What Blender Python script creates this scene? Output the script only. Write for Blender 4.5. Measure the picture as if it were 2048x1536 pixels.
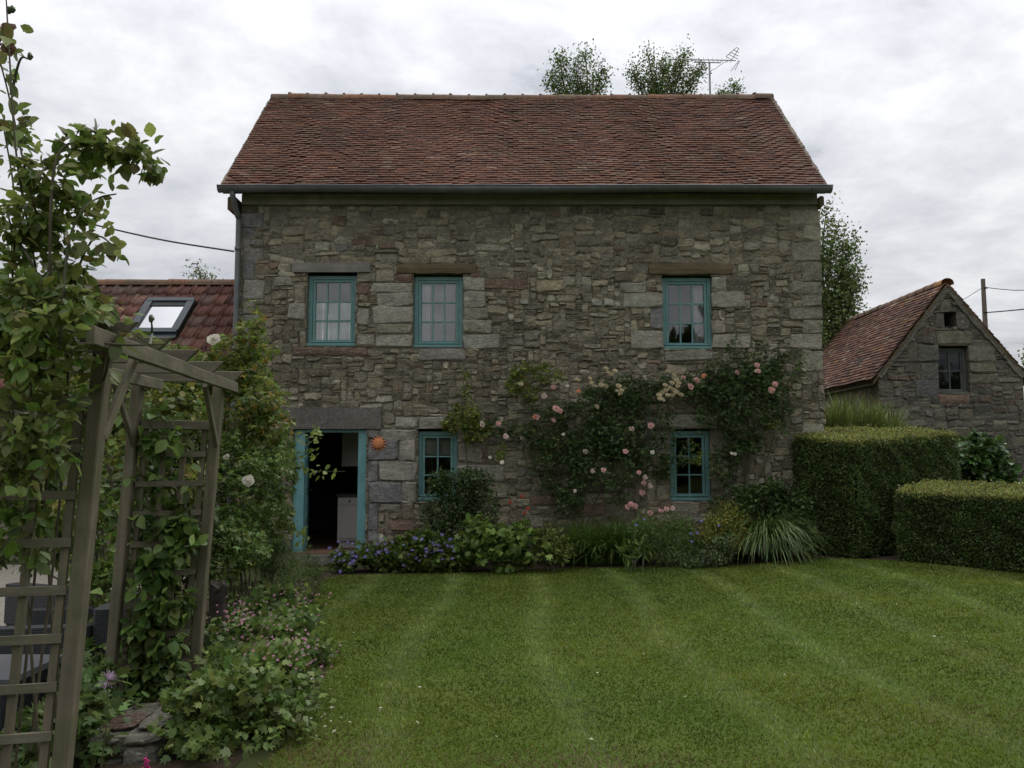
import bpy, math, random
import numpy as np
from mathutils import Vector, Matrix

for o in list(bpy.data.objects):
    bpy.data.objects.remove(o)
scene = bpy.context.scene
COL = scene.collection
R = math.radians

# ------------------------------------------------------------------ camera
PITCH = R(5.0)
FPX = 1640.0
EYE = 1.6
cam_d = bpy.data.cameras.new('camera')
cam_d.sensor_width = 36.0
cam_d.lens = 36.0 * FPX / 2048.0
cam_d.clip_start = 0.05
cam_d.clip_end = 2000.0
cam = bpy.data.objects.new('camera', cam_d)
COL.objects.link(cam)
cam.location = (0, 0, EYE)
cam.rotation_euler = (R(90) + PITCH, 0, 0)
scene.camera = cam

# ------------------------------------------------------------------ sky
SUN_EL, SUN_AZ = R(52), R(38)          # azimuth from +Y (behind the house) towards +X
world = bpy.data.worlds.new('World')
scene.world = world
world.use_nodes = True
wt = world.node_tree
wt.nodes.clear()
def wn(kind, **kw):
    n = wt.nodes.new(kind)
    for k, v in kw.items():
        setattr(n, k, v)
    return n
w_out = wn('ShaderNodeOutputWorld')
w_bg = wn('ShaderNodeBackground')
w_bg.inputs['Strength'].default_value = 0.1
w_sky = wn('ShaderNodeTexSky', sky_type='NISHITA', sun_disc=False)
w_sky.sun_elevation = SUN_EL
w_sky.sun_rotation = SUN_AZ
w_sky.air_density = 1.0
w_sky.dust_density = 2.0
tc = wn('ShaderNodeTexCoord')
sep = wn('ShaderNodeSeparateXYZ')
wt.links.new(tc.outputs['Generated'], sep.inputs[0])
def wmath(op, a, b=None, c=None):
    n = wn('ShaderNodeMath', operation=op)
    for i, v in enumerate((a, b, c)):
        if v is None: continue
        if isinstance(v, (int, float)): n.inputs[i].default_value = v
        else: wt.links.new(v, n.inputs[i])
    return n.outputs[0]
zz = wmath('ADD', wmath('MAXIMUM', sep.outputs['Z'], 0.0), 0.22)
comb = wn('ShaderNodeCombineXYZ')
wt.links.new(wmath('DIVIDE', sep.outputs['X'], zz), comb.inputs[0])
wt.links.new(wmath('DIVIDE', sep.outputs['Y'], zz), comb.inputs[1])
comb.inputs[2].default_value = 3.7
def wnoise(scale, detail, rough, dist=0.0, vec=None):
    n = wn('ShaderNodeTexNoise')
    n.inputs['Scale'].default_value = scale
    n.inputs['Detail'].default_value = detail
    n.inputs['Roughness'].default_value = rough
    n.inputs['Distortion'].default_value = dist
    wt.links.new(vec or comb.outputs[0], n.inputs['Vector'])
    return n.outputs['Fac']
n1 = wnoise(1.2, 10, 0.62, 0.25)
n2 = wnoise(4.6, 9, 0.60, 0.2)
n3 = wnoise(0.5, 4, 0.5, 0.2)
nsum = wmath('ADD', wmath('ADD', wmath('MULTIPLY', n1, 0.50), wmath('MULTIPLY', n2, 0.30)), wmath('MULTIPLY', n3, 0.20))
ramp = wn('ShaderNodeValToRGB')
cr = ramp.color_ramp
cr.interpolation = 'LINEAR'
cr.elements[0].position = 0.415
cr.elements[0].color = (0.38, 0.395, 0.44, 1)
cr.elements[1].position = 0.625
cr.elements[1].color = (0.90, 0.902, 0.915, 1)
e = cr.elements.new(0.455); e.color = (0.55, 0.562, 0.60, 1)
e = cr.elements.new(0.53); e.color = (0.69, 0.70, 0.73, 1)
wt.links.new(nsum, ramp.inputs[0])
sc = wn('ShaderNodeVectorMath', operation='SCALE')
sc.inputs['Scale'].default_value = 10.6
wt.links.new(ramp.outputs[0], sc.inputs[0])
# thinner cloud round the sun lets more light through
dotn = wn('ShaderNodeVectorMath', operation='DOT_PRODUCT')
wt.links.new(tc.outputs['Generated'], dotn.inputs[0])
SUNV = Vector((math.sin(SUN_AZ) * math.cos(SUN_EL), math.cos(SUN_AZ) * math.cos(SUN_EL), math.sin(SUN_EL)))
dotn.inputs[1].default_value = SUNV
glow = wmath('MULTIPLY', wmath('POWER', wmath('MAXIMUM', dotn.outputs['Value'], 0.0), 7.0), 0.12)
sc2 = wn('ShaderNodeVectorMath', operation='SCALE')
wt.links.new(sc.outputs[0], sc2.inputs[0])
# overcast gradient, its unseen zenith brightened extra to light wall and lawn
zenith_boost = wmath('ADD', wmath('MULTIPLY', wmath('POWER', wmath('MAXIMUM', sep.outputs['Z'], 0.0), 2.0), 1.75), 0.78)
wt.links.new(wmath('MULTIPLY', wmath('ADD', glow, 1.0), zenith_boost), sc2.inputs['Scale'])
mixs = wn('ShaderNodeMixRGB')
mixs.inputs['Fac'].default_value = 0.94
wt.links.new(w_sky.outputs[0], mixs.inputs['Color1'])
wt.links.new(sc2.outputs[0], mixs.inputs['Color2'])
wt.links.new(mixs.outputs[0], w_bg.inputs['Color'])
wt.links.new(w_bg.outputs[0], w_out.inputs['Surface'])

# ------------------------------------------------------------------ sun
sun_d = bpy.data.lights.new('sun', 'SUN')
sun_d.energy = 1.0
sun_d.angle = R(25)
sun_d.color = (1.0, 0.96, 0.9)
sun = bpy.data.objects.new('sun', sun_d)
COL.objects.link(sun)
sun.rotation_euler = (-SUNV).to_track_quat('-Z', 'Y').to_euler()

vs = scene.view_settings
vs.view_transform = 'Standard'
vs.look = 'None'
vs.exposure = 0.22
vs.gamma = 1.0
vs.use_curve_mapping = False

# ================================================================== helpers
rnd = random.Random(11)
NR = np.random.default_rng(5)
CT, ST = math.cos(PITCH), math.sin(PITCH)

def ray(px, py):
    u, v = (px - 1024) / FPX, (768 - py) / FPX
    return Vector((u, CT - v * ST, ST + v * CT))
def at(px, py, Y):
    d = ray(px, py)
    return Vector((d.x / d.y * Y, Y, EYE + d.z / d.y * Y))
def sstep(a, b, x):
    t = min(1, max(0, (x - a) / (b - a)))
    return t * t * (3 - 2 * t)
def gz(x, y):
    return 0.19 * sstep(0.0, 5.5, x) * sstep(4.5, 11.5, y)
def on_ground(px, py):
    d = ray(px, py)
    z = 0.0
    for _ in range(12):
        t = (z - EYE) / d.z
        p = d * t
        z = gz(p.x, p.y)
    return Vector((p.x, p.y, z))

WLOC = {}
def link(o, parent, loc):
    loc = Vector(loc)
    COL.objects.link(o)
    if parent is not None:
        o.parent = parent
        o.location = loc - WLOC[parent.name]
    else:
        o.location = loc
    WLOC[o.name] = loc
    return o
def tag(o, label=None, cat=None, group=None, kind=None):
    if label: o['label'] = label
    if cat: o['category'] = cat
    if group: o['group'] = group
    if kind: o['kind'] = kind
    return o
def empty(name, loc, label, cat, group=None):
    o = bpy.data.objects.new(name, None)
    o.empty_display_size = 0.1
    link(o, None, loc)
    return tag(o, label, cat, group)
def mesh(name, V, F, mat, C=None, smooth=False):
    me = bpy.data.meshes.new(name)
    if isinstance(V, np.ndarray) and isinstance(F, np.ndarray):
        n, k = F.shape
        me.vertices.add(len(V)); me.vertices.foreach_set('co', V.astype(np.float32).ravel())
        me.loops.add(n * k); me.loops.foreach_set('vertex_index', F.astype(np.int32).ravel())
        me.polygons.add(n)
        me.polygons.foreach_set('loop_start', np.arange(0, n * k, k, dtype=np.int32))
        me.polygons.foreach_set('loop_total', np.full(n, k, dtype=np.int32))
        me.update(calc_edges=True)
        me.validate()
    else:
        me.from_pydata([tuple(v) for v in V], [], [tuple(f) for f in F])
    if C is not None:
        C = np.asarray(C, dtype=np.float32)
        if C.ndim == 1: C = np.tile(C, (len(me.vertices), 1))
        c4 = np.ones((len(me.vertices), 4), dtype=np.float32); c4[:, :3] = C[:, :3]
        a = me.color_attributes.new('Col', 'FLOAT_COLOR', 'POINT')
        a.data.foreach_set('color', c4.ravel())
    if mat: me.materials.append(mat)
    if smooth:
        me.polygons.foreach_set('use_smooth', np.ones(len(me.polygons), dtype=bool))
    me.update()
    return me
def obj(name, me, parent, loc=(0, 0, 0), kind=None):
    o = bpy.data.objects.new(name, me)
    link(o, parent, loc)
    if kind: o['kind'] = kind
    return o

class MB:
    """collects world-space geometry, builds one object about a given origin"""
    def __init__(s): s.V, s.F, s.C = [], [], []
    def add(s, V, F, c=None):
        b = len(s.V)
        s.V += [tuple(v) for v in V]
        s.F += [tuple(i + b for i in f) for f in F]
        if c is not None: s.C += [tuple(c)] * len(V)
        return s
    def box(s, a, b, c=None, ch=0.0):
        x0, y0, z0 = a; x1, y1, z1 = b
        if ch <= 0:
            V = [(x0,y0,z0),(x1,y0,z0),(x1,y1,z0),(x0,y1,z0),(x0,y0,z1),(x1,y0,z1),(x1,y1,z1),(x0,y1,z1)]
            F = [(0,3,2,1),(4,5,6,7),(0,1,5,4),(1,2,6,5),(2,3,7,6),(3,0,4,7)]
            return s.add(V, F, c)
        return s.bar(((x0+x1)/2,(y0+y1)/2,z0), ((x0+x1)/2,(y0+y1)/2,z1), x1-x0, y1-y0, c, up=(0,1,0), ch=ch)
    def bar(s, p, q, w, h, c=None, up=(0, 0, 1), ch=0.0, cut=0.0):
        """beam from p to q, w across (side), h along up; ch chamfers the long edges; cut slants the q end"""
        p, q = Vector(p), Vector(q)
        d = (q - p).normalized(); up = Vector(up)
        if abs(d.dot(up)) > 0.99: up = Vector((0, 1, 0))
        sd = d.cross(up).normalized(); up = sd.cross(d).normalized()
        a, b = w / 2, h / 2
        if ch > 0: ring = [(-a+ch,-b),(a-ch,-b),(a,-b+ch),(a,b-ch),(a-ch,b),(-a+ch,b),(-a,b-ch),(-a,-b+ch)]
        else: ring = [(-a,-b),(a,-b),(a,b),(-a,b)]
        n = len(ring)
        V = [p + sd*x + up*y for x, y in ring] + [q + sd*x + up*y - d*(cut*(b-y)/h if cut else 0) for x, y in ring]
        F = [tuple(range(n))[::-1], tuple(range(n, 2*n))] + [(i, (i+1)%n, n+(i+1)%n, n+i) for i in range(n)]
        return s.add(V, F, c)
    def tube(s, path, r0, r1=None, n=8, c=None, cap=True):
        path = [Vector(p) for p in path]
        r1 = r0 if r1 is None else r1
        m = len(path); V, F = [], []
        ref = Vector((0.123, 0.95, 0.31)).normalized()
        for i, p in enumerate(path):
            d = (path[min(i+1, m-1)] - path[max(i-1, 0)]).normalized()
            a = d.cross(ref)
            if a.length < 0.05: a = d.cross(Vector((1, 0, 0)))
            a.normalize(); b = d.cross(a)
            r = r0 + (r1 - r0) * i / max(1, m - 1)
            for k in range(n):
                t = 2 * math.pi * k / n
                V.append(p + a * (r * math.cos(t)) + b * (r * math.sin(t)))
        for i in range(m - 1):
            for k in range(n):
                F.append((i*n+k, i*n+(k+1)%n, (i+1)*n+(k+1)%n, (i+1)*n+k))
        if cap:
            F.append(tuple(range(n))[::-1]); F.append(tuple(range((m-1)*n, m*n)))
        return s.add(V, F, c)
    def build(s, name, mat, parent, loc=None, smooth=False, kind=None):
        if loc is None:
            loc = WLOC[parent.name] if parent is not None else Vector((0, 0, 0))
        loc = Vector(loc)
        V = [(v[0]-loc.x, v[1]-loc.y, v[2]-loc.z) for v in s.V]
        me = mesh(name, V, s.F, mat, s.C if len(s.C) == len(s.V) and s.C else None, smooth)
        return obj(name, me, parent, loc, kind)

def spline(pts, n=8):
    pts = [Vector(p) for p in pts]
    if len(pts) < 3: return [pts[0].lerp(pts[-1], i / n) for i in range(n + 1)]
    out = []
    P_ = [pts[0]*2-pts[1]] + pts + [pts[-1]*2-pts[-2]]
    for i in range(1, len(P_) - 2):
        a, b, c, d = P_[i-1:i+3]
        for k in range(n):
            t = k / n
            out.append(0.5*((2*b)+(c-a)*t+(2*a-5*b+4*c-d)*t*t+(3*b-3*c+d-a)*t*t*t))
    out.append(pts[-1])
    return out

# ------------------------------------------------------------------ materials
def mat_new(name):
    m = bpy.data.materials.new(name)
    m.use_nodes = True
    m.node_tree.nodes.clear()
    return m
class NT:
    def __init__(s, m):
        s.t = m.node_tree
        s.geo = s.n('ShaderNodeNewGeometry')
        s.out = s.n('ShaderNodeOutputMaterial')
    def n(s, kind, **kw):
        nd = s.t.nodes.new(kind)
        for k, v in kw.items(): setattr(nd, k, v)
        return nd
    def L(s, a, b): s.t.links.new(a, b)
    def val(s, inp, v):
        if isinstance(v, (int, float, tuple, list)): inp.default_value = v
        else: s.L(v, inp)
    def pos(s, stretch=(1, 1, 1)):
        if stretch == (1, 1, 1): return s.geo.outputs['Position']
        mp = s.n('ShaderNodeMapping')
        mp.inputs['Scale'].default_value = stretch
        s.L(s.geo.outputs['Position'], mp.inputs['Vector'])
        return mp.outputs[0]
    def noise(s, scale, detail=4, rough=0.55, stretch=(1, 1, 1), dist=0.0):
        nd = s.n('ShaderNodeTexNoise')
        nd.inputs['Scale'].default_value = scale
        nd.inputs['Detail'].default_value = detail
        nd.inputs['Roughness'].default_value = rough
        nd.inputs['Distortion'].default_value = dist
        s.L(s.pos(stretch), nd.inputs['Vector'])
        return nd.outputs['Fac']
    def rng(s, x, a, b, c, d):
        nd = s.n('ShaderNodeMapRange')
        s.L(x, nd.inputs[0])
        for i, v in enumerate((a, b, c, d)): nd.inputs[i+1].default_value = v
        return nd.outputs[0]
    def mul(s, col, fac):
        nd = s.n('ShaderNodeVectorMath', operation='SCALE')
        s.val(nd.inputs[0], col); s.val(nd.inputs['Scale'], fac)
        return nd.outputs[0]
    def mix(s, fac, a, b):
        nd = s.n('ShaderNodeMixRGB')
        s.val(nd.inputs['Fac'], fac)
        s.val(nd.inputs['Color1'], a if not isinstance(a, tuple) else (*a, 1))
        s.val(nd.inputs['Color2'], b if not isinstance(b, tuple) else (*b, 1))
        return nd.outputs[0]
    def math(s, op, a, b):
        nd = s.n('ShaderNodeMath', operation=op)
        s.val(nd.inputs[0], a); s.val(nd.inputs[1], b)
        return nd.outputs[0]
    def bump(s, h, strength, dist):
        nd = s.n('ShaderNodeBump')
        nd.inputs['Strength'].default_value = strength
        nd.inputs['Distance'].default_value = dist
        s.L(h, nd.inputs['Height'])
        return nd.outputs[0]
    def col(s): return s.n('ShaderNodeAttribute', attribute_name='Col').outputs['Color']
    def rand(s): return s.n('ShaderNodeObjectInfo').outputs['Random']
    def bsdf(s, color, rough=0.85, normal=None, spec=0.3, metal=0.0):
        b = s.n('ShaderNodeBsdfPrincipled')
        s.val(b.inputs['Base Color'], color if not (isinstance(color, tuple) and len(color) == 3) else (*color, 1))
        s.val(b.inputs['Roughness'], rough)
        b.inputs['Specular IOR Level'].default_value = spec
        b.inputs['Metallic'].default_value = metal
        if normal is not None: s.L(normal, b.inputs['Normal'])
        return b.outputs[0]
    def done(s, sh): s.L(sh, s.out.inputs['Surface'])

def stone_mat(name, base=None, lichen=0.5, scale=1.0):
    m = mat_new(name); t = NT(m)
    c = t.col() if base is None else base
    big = t.rng(t.noise(0.8, 5, 0.6), 0.3, 0.7, 0.78, 1.18)
    mid = t.rng(t.noise(9*scale, 6, 0.65, (1, 1, 1.25)), 0.25, 0.75, 0.62, 1.38)
    fine = t.rng(t.noise(60*scale, 3, 0.7), 0.25, 0.75, 0.72, 1.28)
    k = t.math('MULTIPLY', t.math('MULTIPLY', big, mid), fine)
    c2 = t.mul(c, k)
    spots = t.rng(t.noise(26*scale, 4, 0.6, dist=0.6), 0.585, 0.66, 0.0, lichen)
    c3 = t.mix(spots, c2, (0.46, 0.455, 0.38))
    green = t.rng(t.noise(1.7, 7, 0.7), 0.48, 0.72, 0.0, 0.38)
    c4 = t.mix(green, c3, (0.155, 0.145, 0.10))
    stain = t.rng(t.noise(5.5, 7, 0.72, (1, 1, .8), .5), 0.54, 0.68, 0.0, 0.55)
    c4 = t.mix(stain, c4, (0.125, 0.113, 0.085))
    h = t.math('ADD', t.math('MULTIPLY', t.noise(16*scale, 6, 0.7, (1, 1, 1.4), 0.5), 1.0), t.math('MULTIPLY', t.noise(55*scale, 4, 0.7), 0.4))
    t.done(t.bsdf(c4, 0.95, t.bump(h, 1.0, 0.06), 0.15))
    return m
def tile_mat(name, lichen=0.35):
    m = mat_new(name); t = NT(m)
    c = t.col()
    k = t.math('MULTIPLY', t.rng(t.noise(14, 5, 0.65), 0.25, 0.75, 0.65, 1.35), t.rng(t.noise(1.1, 4, 0.55), 0.3, 0.7, 0.78, 1.2))
    c2 = t.mul(c, k)
    sp = t.rng(t.noise(7, 6, 0.7, dist=0.8), 0.62, 0.72, 0.0, lichen)
    c3 = t.mix(sp, c2, (0.30, 0.27, 0.22))
    ms = t.math('MULTIPLY', t.rng(t.noise(0.9, 5, 0.65, dist=.6), 0.50, 0.68, 0.0, 0.75), t.rng(t.noise(11, 5, 0.7), 0.42, 0.60, 0.0, 1.0))
    c3 = t.mix(ms, c3, (0.105, 0.092, 0.055))
    t.done(t.bsdf(c3, 0.9, t.bump(t.noise(50, 4, 0.7), 0.5, 0.01), 0.2))
    return m
def wood_mat(name, base, stretch, var=0.35):
    m = mat_new(name); t = NT(m)
    g = t.noise(22, 6, 0.65, stretch, 0.4)
    f = t.noise(3, 4, 0.6)
    k = t.math('MULTIPLY', t.rng(g, 0.25, 0.75, 1 - var, 1 + var), t.rng(f, 0.3, 0.7, 0.8, 1.2))
    gr = t.rng(t.noise(5, 5, 0.7), 0.45, 0.65, 0.0, 0.6)
    c = t.mix(gr, t.mul(base, k), (base[0]*0.62, base[1]*0.75, base[2]*0.55))
    t.done(t.bsdf(c, 0.85, t.bump(g, 0.5, 0.006), 0.2))
    return m
def paint_mat(name, base, rough=0.45, chips=True):
    m = mat_new(name); t = NT(m)
    k = t.math('MULTIPLY', t.rng(t.noise(5, 5, 0.6), 0.3, 0.7, 0.85, 1.12), t.rng(t.noise(40, 3, 0.6, (1, 1, 0.15)), 0.3, 0.7, 0.92, 1.08))
    c = t.mul(base, k)
    if chips:
        c = t.mix(t.rng(t.noise(9, 6, 0.7), 0.55, 0.75, 0, 0.35), c, (base[0]*1.6, base[1]*1.25, base[2]*1.2))
        c = t.mix(t.rng(t.noise(24, 6, 0.75), 0.62, 0.68, 0, 0.7), c, (0.22, 0.22, 0.19))
    t.done(t.bsdf(c, rough, t.bump(t.noise(60, 3, 0.6), 0.15, 0.003), 0.4))
    return m
def plain_mat(name, base, rough=0.6, metal=0.0, var=0.15, scale=8, bump=0.2, spec=0.3):
    m = mat_new(name); t = NT(m)
    c = t.mul(base, t.rng(t.noise(scale, 5, 0.6), 0.3, 0.7, 1 - var, 1 + var))
    t.done(t.bsdf(c, rough, t.bump(t.noise(scale * 6, 4, 0.6), bump, 0.004), spec, metal))
    return m
def leaf_mat(name, trans=0.36, rough=0.45, spec=0.35, objrand=False):
    m = mat_new(name); t = NT(m)
    c = t.mul(t.col(), t.rng(t.noise(3.0, 3, 0.5), 0.3, 0.7, 0.75, 1.25))
    c = t.mul(c, t.rng(t.noise(90, 2, 0.5), 0.3, 0.7, 0.85, 1.15))
    if objrand:
        c = t.mul(c, t.rng(t.rand(), 0, 1, 0.65, 1.35))
    b = t.bsdf(c, rough, None, spec)
    tr = t.n('ShaderNodeBsdfTranslucent')
    t.L(t.mul(c, 1.1), tr.inputs['Color'])
    mx = t.n('ShaderNodeMixShader'); mx.inputs[0].default_value = trans
    t.L(b, mx.inputs[1]); t.L(tr.outputs[0], mx.inputs[2])
    t.done(mx.outputs[0])
    return m
def glass_mat(name, refl=0.12, tint=(0.82, 0.86, 0.86)):
    m = mat_new(name); t = NT(m)
    tr = t.n('ShaderNodeBsdfTransparent'); tr.inputs[0].default_value = (*tint, 1)
    gl = t.n('ShaderNodeBsdfGlossy'); gl.inputs['Roughness'].default_value = 0.02
    t.L(t.bump(t.noise(2.5, 2, 0.5), 0.04, 0.02), gl.inputs['Normal'])
    lw = t.n('ShaderNodeLayerWeight'); lw.inputs[0].default_value = 0.3
    f = t.math('ADD', lw.outputs['Fresnel'], refl - 0.04)
    mx = t.n('ShaderNodeMixShader')
    t.L(f, mx.inputs[0]); t.L(tr.outputs[0], mx.inputs[1]); t.L(gl.outputs[0], mx.inputs[2])
    t.done(mx.outputs[0])
    return m

M = {}
M['stone'] = stone_mat('stone', None, 0.62)
M['mortar'] = stone_mat('mortar', (0.240, 0.220, 0.166), 0.25, 1.3)
M['barn_mortar'] = stone_mat('barn_mortar', (0.185, 0.172, 0.142), 0.3, 1.3)
M['render_band'] = stone_mat('render_band', (0.19, 0.18, 0.15), 0.3, 1.2)
M['tile'] = tile_mat('clay_tile')
M['ridge'] = tile_mat('ridge_tile', 0.6)
M['moss_mortar'] = stone_mat('moss_mortar', (0.17, 0.14, 0.10), 0.5, 2)
M['zinc'] = plain_mat('zinc', (0.115, 0.122, 0.122), 0.6, 0.25, 0.2, 5, 0.1, 0.5)
M['teal'] = paint_mat('teal_paint', (0.105, 0.222, 0.212))
M['teal_light'] = paint_mat('teal_door_paint', (0.115, 0.262, 0.268))
M['timber_grey'] = wood_mat('timber_grey', (0.19, 0.175, 0.16), (0.08, 1, 1.5))
M['timber_brown'] = wood_mat('timber_brown', (0.112, 0.084, 0.050), (0.08, 1, 1.5), 0.5)
M['timber_plate'] = wood_mat('timber_plate', (0.185, 0.17, 0.135), (0.06, 1, 1.5), 0.3)
M['arch_post'] = wood_mat('arch_post', (0.135, 0.115, 0.080), (1, 1, 0.06))
M['arch_rail'] = wood_mat('arch_rail', (0.135, 0.118, 0.085), (0.06, 0.3, 1))
M['granite'] = stone_mat('granite', (0.215, 0.20, 0.178), 0.2, 2.5)
M['glass'] = glass_mat('window_glass', 0.18, (0.95, 0.97, 0.97))
M['glass_dark'] = glass_mat('low_window_glass', 0.07)
M['skyglass'] = glass_mat('skylight_glass', 0.62, (0.35, 0.37, 0.4))
M['curtain'] = leaf_mat('curtain_cloth', 0.35, 0.9, 0.1)
M['inside'] = plain_mat('interior_plaster', (0.16, 0.15, 0.135), 0.9)
M['floor'] = plain_mat('interior_floor', (0.16, 0.09, 0.06), 0.7)
M['cabinet'] = plain_mat('cabinet_paint', (0.62, 0.58, 0.54), 0.5, 0, 0.05, 3, 0.05)
M['dark_metal'] = plain_mat('skylight_frame', (0.045, 0.055, 0.062), 0.4, 0.3)
M['terracotta'] = plain_mat('terracotta', (0.50, 0.19, 0.085), 0.8, 0, 0.2, 20)
M['alu'] = plain_mat('aerial_metal', (0.30, 0.30, 0.31), 0.45, 0.6)
M['pole'] = wood_mat('pole_wood', (0.15, 0.115, 0.10), (1, 1, 0.1))
M['cable'] = plain_mat('cable', (0.03, 0.03, 0.032), 0.6)
M['leaf'] = leaf_mat('leaf')
M['leaf_obj'] = leaf_mat('leaf_single', 0.42, objrand=True)
M['gloss_leaf'] = leaf_mat('leaf_glossy', 0.2, 0.32, 0.5)
M['petal'] = leaf_mat('petal', 0.35, 0.7, 0.2)
M['twig'] = plain_mat('twig_bark', (0.075, 0.065, 0.04), 0.85, 0, 0.3, 15, 0.4)
M['green_stem'] = plain_mat('green_stem', (0.075, 0.08, 0.04), 0.6, 0, 0.3, 15)
M['bark'] = plain_mat('bark', (0.11, 0.095, 0.075), 0.95, 0, 0.4, 8, 0.8)
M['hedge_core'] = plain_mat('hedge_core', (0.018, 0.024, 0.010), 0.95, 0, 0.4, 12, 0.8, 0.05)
M['soil'] = plain_mat('soil', (0.055, 0.042, 0.028), 0.95, 0, 0.35, 9, 0.9, 0.1)
M['rattan'] = None
M['cushion'] = plain_mat('grey_cushion', (0.075, 0.075, 0.08), 0.9, 0, 0.1, 20)

def rattan():
    m = mat_new('dark_rattan'); t = NT(m)
    w1 = t.n('ShaderNodeTexWave', wave_type='BANDS', bands_direction='Z'); w1.inputs['Scale'].default_value = 28
    w2 = t.n('ShaderNodeTexWave', wave_type='BANDS', bands_direction='X'); w2.inputs['Scale'].default_value = 28
    for w in (w1, w2):
        w.inputs['Distortion'].default_value = 1.0
        t.L(t.geo.outputs['Position'], w.inputs['Vector'])
    h = t.math('MULTIPLY', w1.outputs['Fac'], w2.outputs['Fac'])
    c = t.mix(h, (0.018, 0.019, 0.021), (0.05, 0.052, 0.056))
    t.done(t.bsdf(c, 0.5, t.bump(h, 0.6, 0.008), 0.4))
    return m
M['rattan'] = rattan()

def ground_mat():
    m = mat_new('meadow_ground'); t = NT(m)
    c = t.mix(t.rng(t.noise(0.7, 6, 0.6), 0.35, 0.65, 0, 1), (0.045, 0.06, 0.018), (0.07, 0.08, 0.03))
    t.done(t.bsdf(c, 0.95, t.bump(t.noise(12, 5, 0.7), 0.6, 0.03), 0.1))
    return m
def lawn_mat():
    m = mat_new('lawn_base'); t = NT(m)
    c = t.mix(t.rng(t.noise(1.2, 6, 0.65), 0.35, 0.65, 0, 1), (0.062, 0.100, 0.016), (0.090, 0.122, 0.024))
    c = t.mix(t.rng(t.noise(60, 3, 0.7), 0.45, 0.75, 0, 0.5), c, (0.04, 0.035, 0.016))
    t.done(t.bsdf(c, 0.95, t.bump(t.noise(70, 4, 0.7), 0.8, 0.015), 0.1))
    return m
def gravel_mat():
    m = mat_new('gravel'); t = NT(m)
    v = t.n('ShaderNodeTexVoronoi'); v.inputs['Scale'].default_value = 55
    t.L(t.geo.outputs['Position'], v.inputs['Vector'])
    c = t.mul((0.30, 0.27, 0.22), t.rng(t.noise(50, 3, 0.7), 0.3, 0.7, 0.5, 1.4))
    t.done(t.bsdf(c, 0.9, t.bump(v.outputs['Distance'], 0.9, 0.02), 0.2))
    return m
M['ground'], M['lawn'], M['gravel'] = ground_mat(), lawn_mat(), gravel_mat()

def sj(c, r, d=.16):
    k = r.uniform(1-d, 1+d); w_ = r.uniform(-.02, .02)
    return (c[0]*k*(1+w_), c[1]*k, c[2]*k*(1-w_))
def hsvj(c, dv=0.25, dh=0.05):
    k = 1 + rnd.uniform(-dv, dv)
    return tuple(max(0.003, x * k * (1 + rnd.uniform(-dh, dh))) for x in c)
def pick(cols, w=None): return rnd.choices(cols, w)[0]

# ================================================================== ground
def axis_pts():
    a = [-900, -300, -120, -60, -40, -30, -24, -19, -15]
    a += [i * 0.5 for i in range(-24, 37)] + [22, 28, 36, 50, 80, 140, 300, 900]
    return a
ax_ = axis_pts()
Vg = [(x, y, gz(x, y) - 0.012) for y in ax_ for x in ax_]
n_ = len(ax_)
Fg = [(j*n_+i, j*n_+i+1, (j+1)*n_+i+1, (j+1)*n_+i) for j in range(n_-1) for i in range(n_-1)]
g = obj('ground', mesh('ground', Vg, Fg, M['ground'], smooth=True), None)
tag(g, 'rough ground stretching away round the garden', kind='structure')

LAWN_PX = [(470,1570),(560,1500),(630,1410),(655,1340),(635,1270),(625,1220),(632,1185),(648,1158),(690,1150),(800,1148),(940,1145),(1060,1139),(1150,1136),(1300,1134),(1440,1133),(1530,1127),(1600,1117),(1690,1117),(1780,1121),(1900,1130),(2048,1146)]
lawn_poly = [(-1.3, -6.0), (-1.3, 3.0)] + [tuple(on_ground(*p)[:2]) for p in LAWN_PX] + [(9.5, 8.6), (10.5, 2), (10.5, -6)]
def in_poly(x, y, poly):
    """vectorised even-odd test"""
    x = np.asarray(x); y = np.asarray(y)
    r = np.zeros(x.shape, bool)
    n = len(poly)
    for i in range(n):
        x0, y0 = poly[i]; x1, y1 = poly[(i+1) % n]
        if y0 == y1: continue
        c = ((y0 > y) != (y1 > y)) & (x < (x1-x0)*(y-y0)/(y1-y0)+x0)
        r ^= c
    return r
def sheet(name, poly, off, mat, step=0.35):
    import bmesh
    bm = bmesh.new()
    vs_ = [bm.verts.new((x, y, 0)) for x, y in poly]
    bm.faces.new(vs_)
    xs = [p[0] for p in poly]; ys = [p[1] for p in poly]
    for k in np.arange(min(xs)+step, max(xs), step):
        bmesh.ops.bisect_plane(bm, geom=bm.verts[:]+bm.edges[:]+bm.faces[:], plane_co=(k, 0, 0), plane_no=(1, 0, 0))
    for k in np.arange(min(ys)+step, max(ys), step):
        bmesh.ops.bisect_plane(bm, geom=bm.verts[:]+bm.edges[:]+bm.faces[:], plane_co=(0, k, 0), plane_no=(0, 1, 0))
    for v in bm.verts: v.co.z = gz(v.co.x, v.co.y) + off
    bm.normal_update()
    for f in bm.faces:
        if f.normal.z < 0: f.normal_flip()
    me = bpy.data.meshes.new(name); bm.to_mesh(me); bm.free()
    me.materials.append(mat)
    me.polygons.foreach_set('use_smooth', np.ones(len(me.polygons), dtype=bool))
    return obj(name, me, None)
lawn = sheet('lawn', lawn_poly, 0.0, M['lawn'], 0.6)
tag(lawn, 'striped mown lawn in front of the stone cottage', kind='structure')
bed = sheet('flower_bed', [(-2.6, 10.9), (6.6, 10.9), (6.6, 12.47), (-2.6, 12.47)], -0.006, M['soil'], 0.6)
tag(bed, 'soil of the flower bed along the cottage wall', kind='structure')
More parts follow.
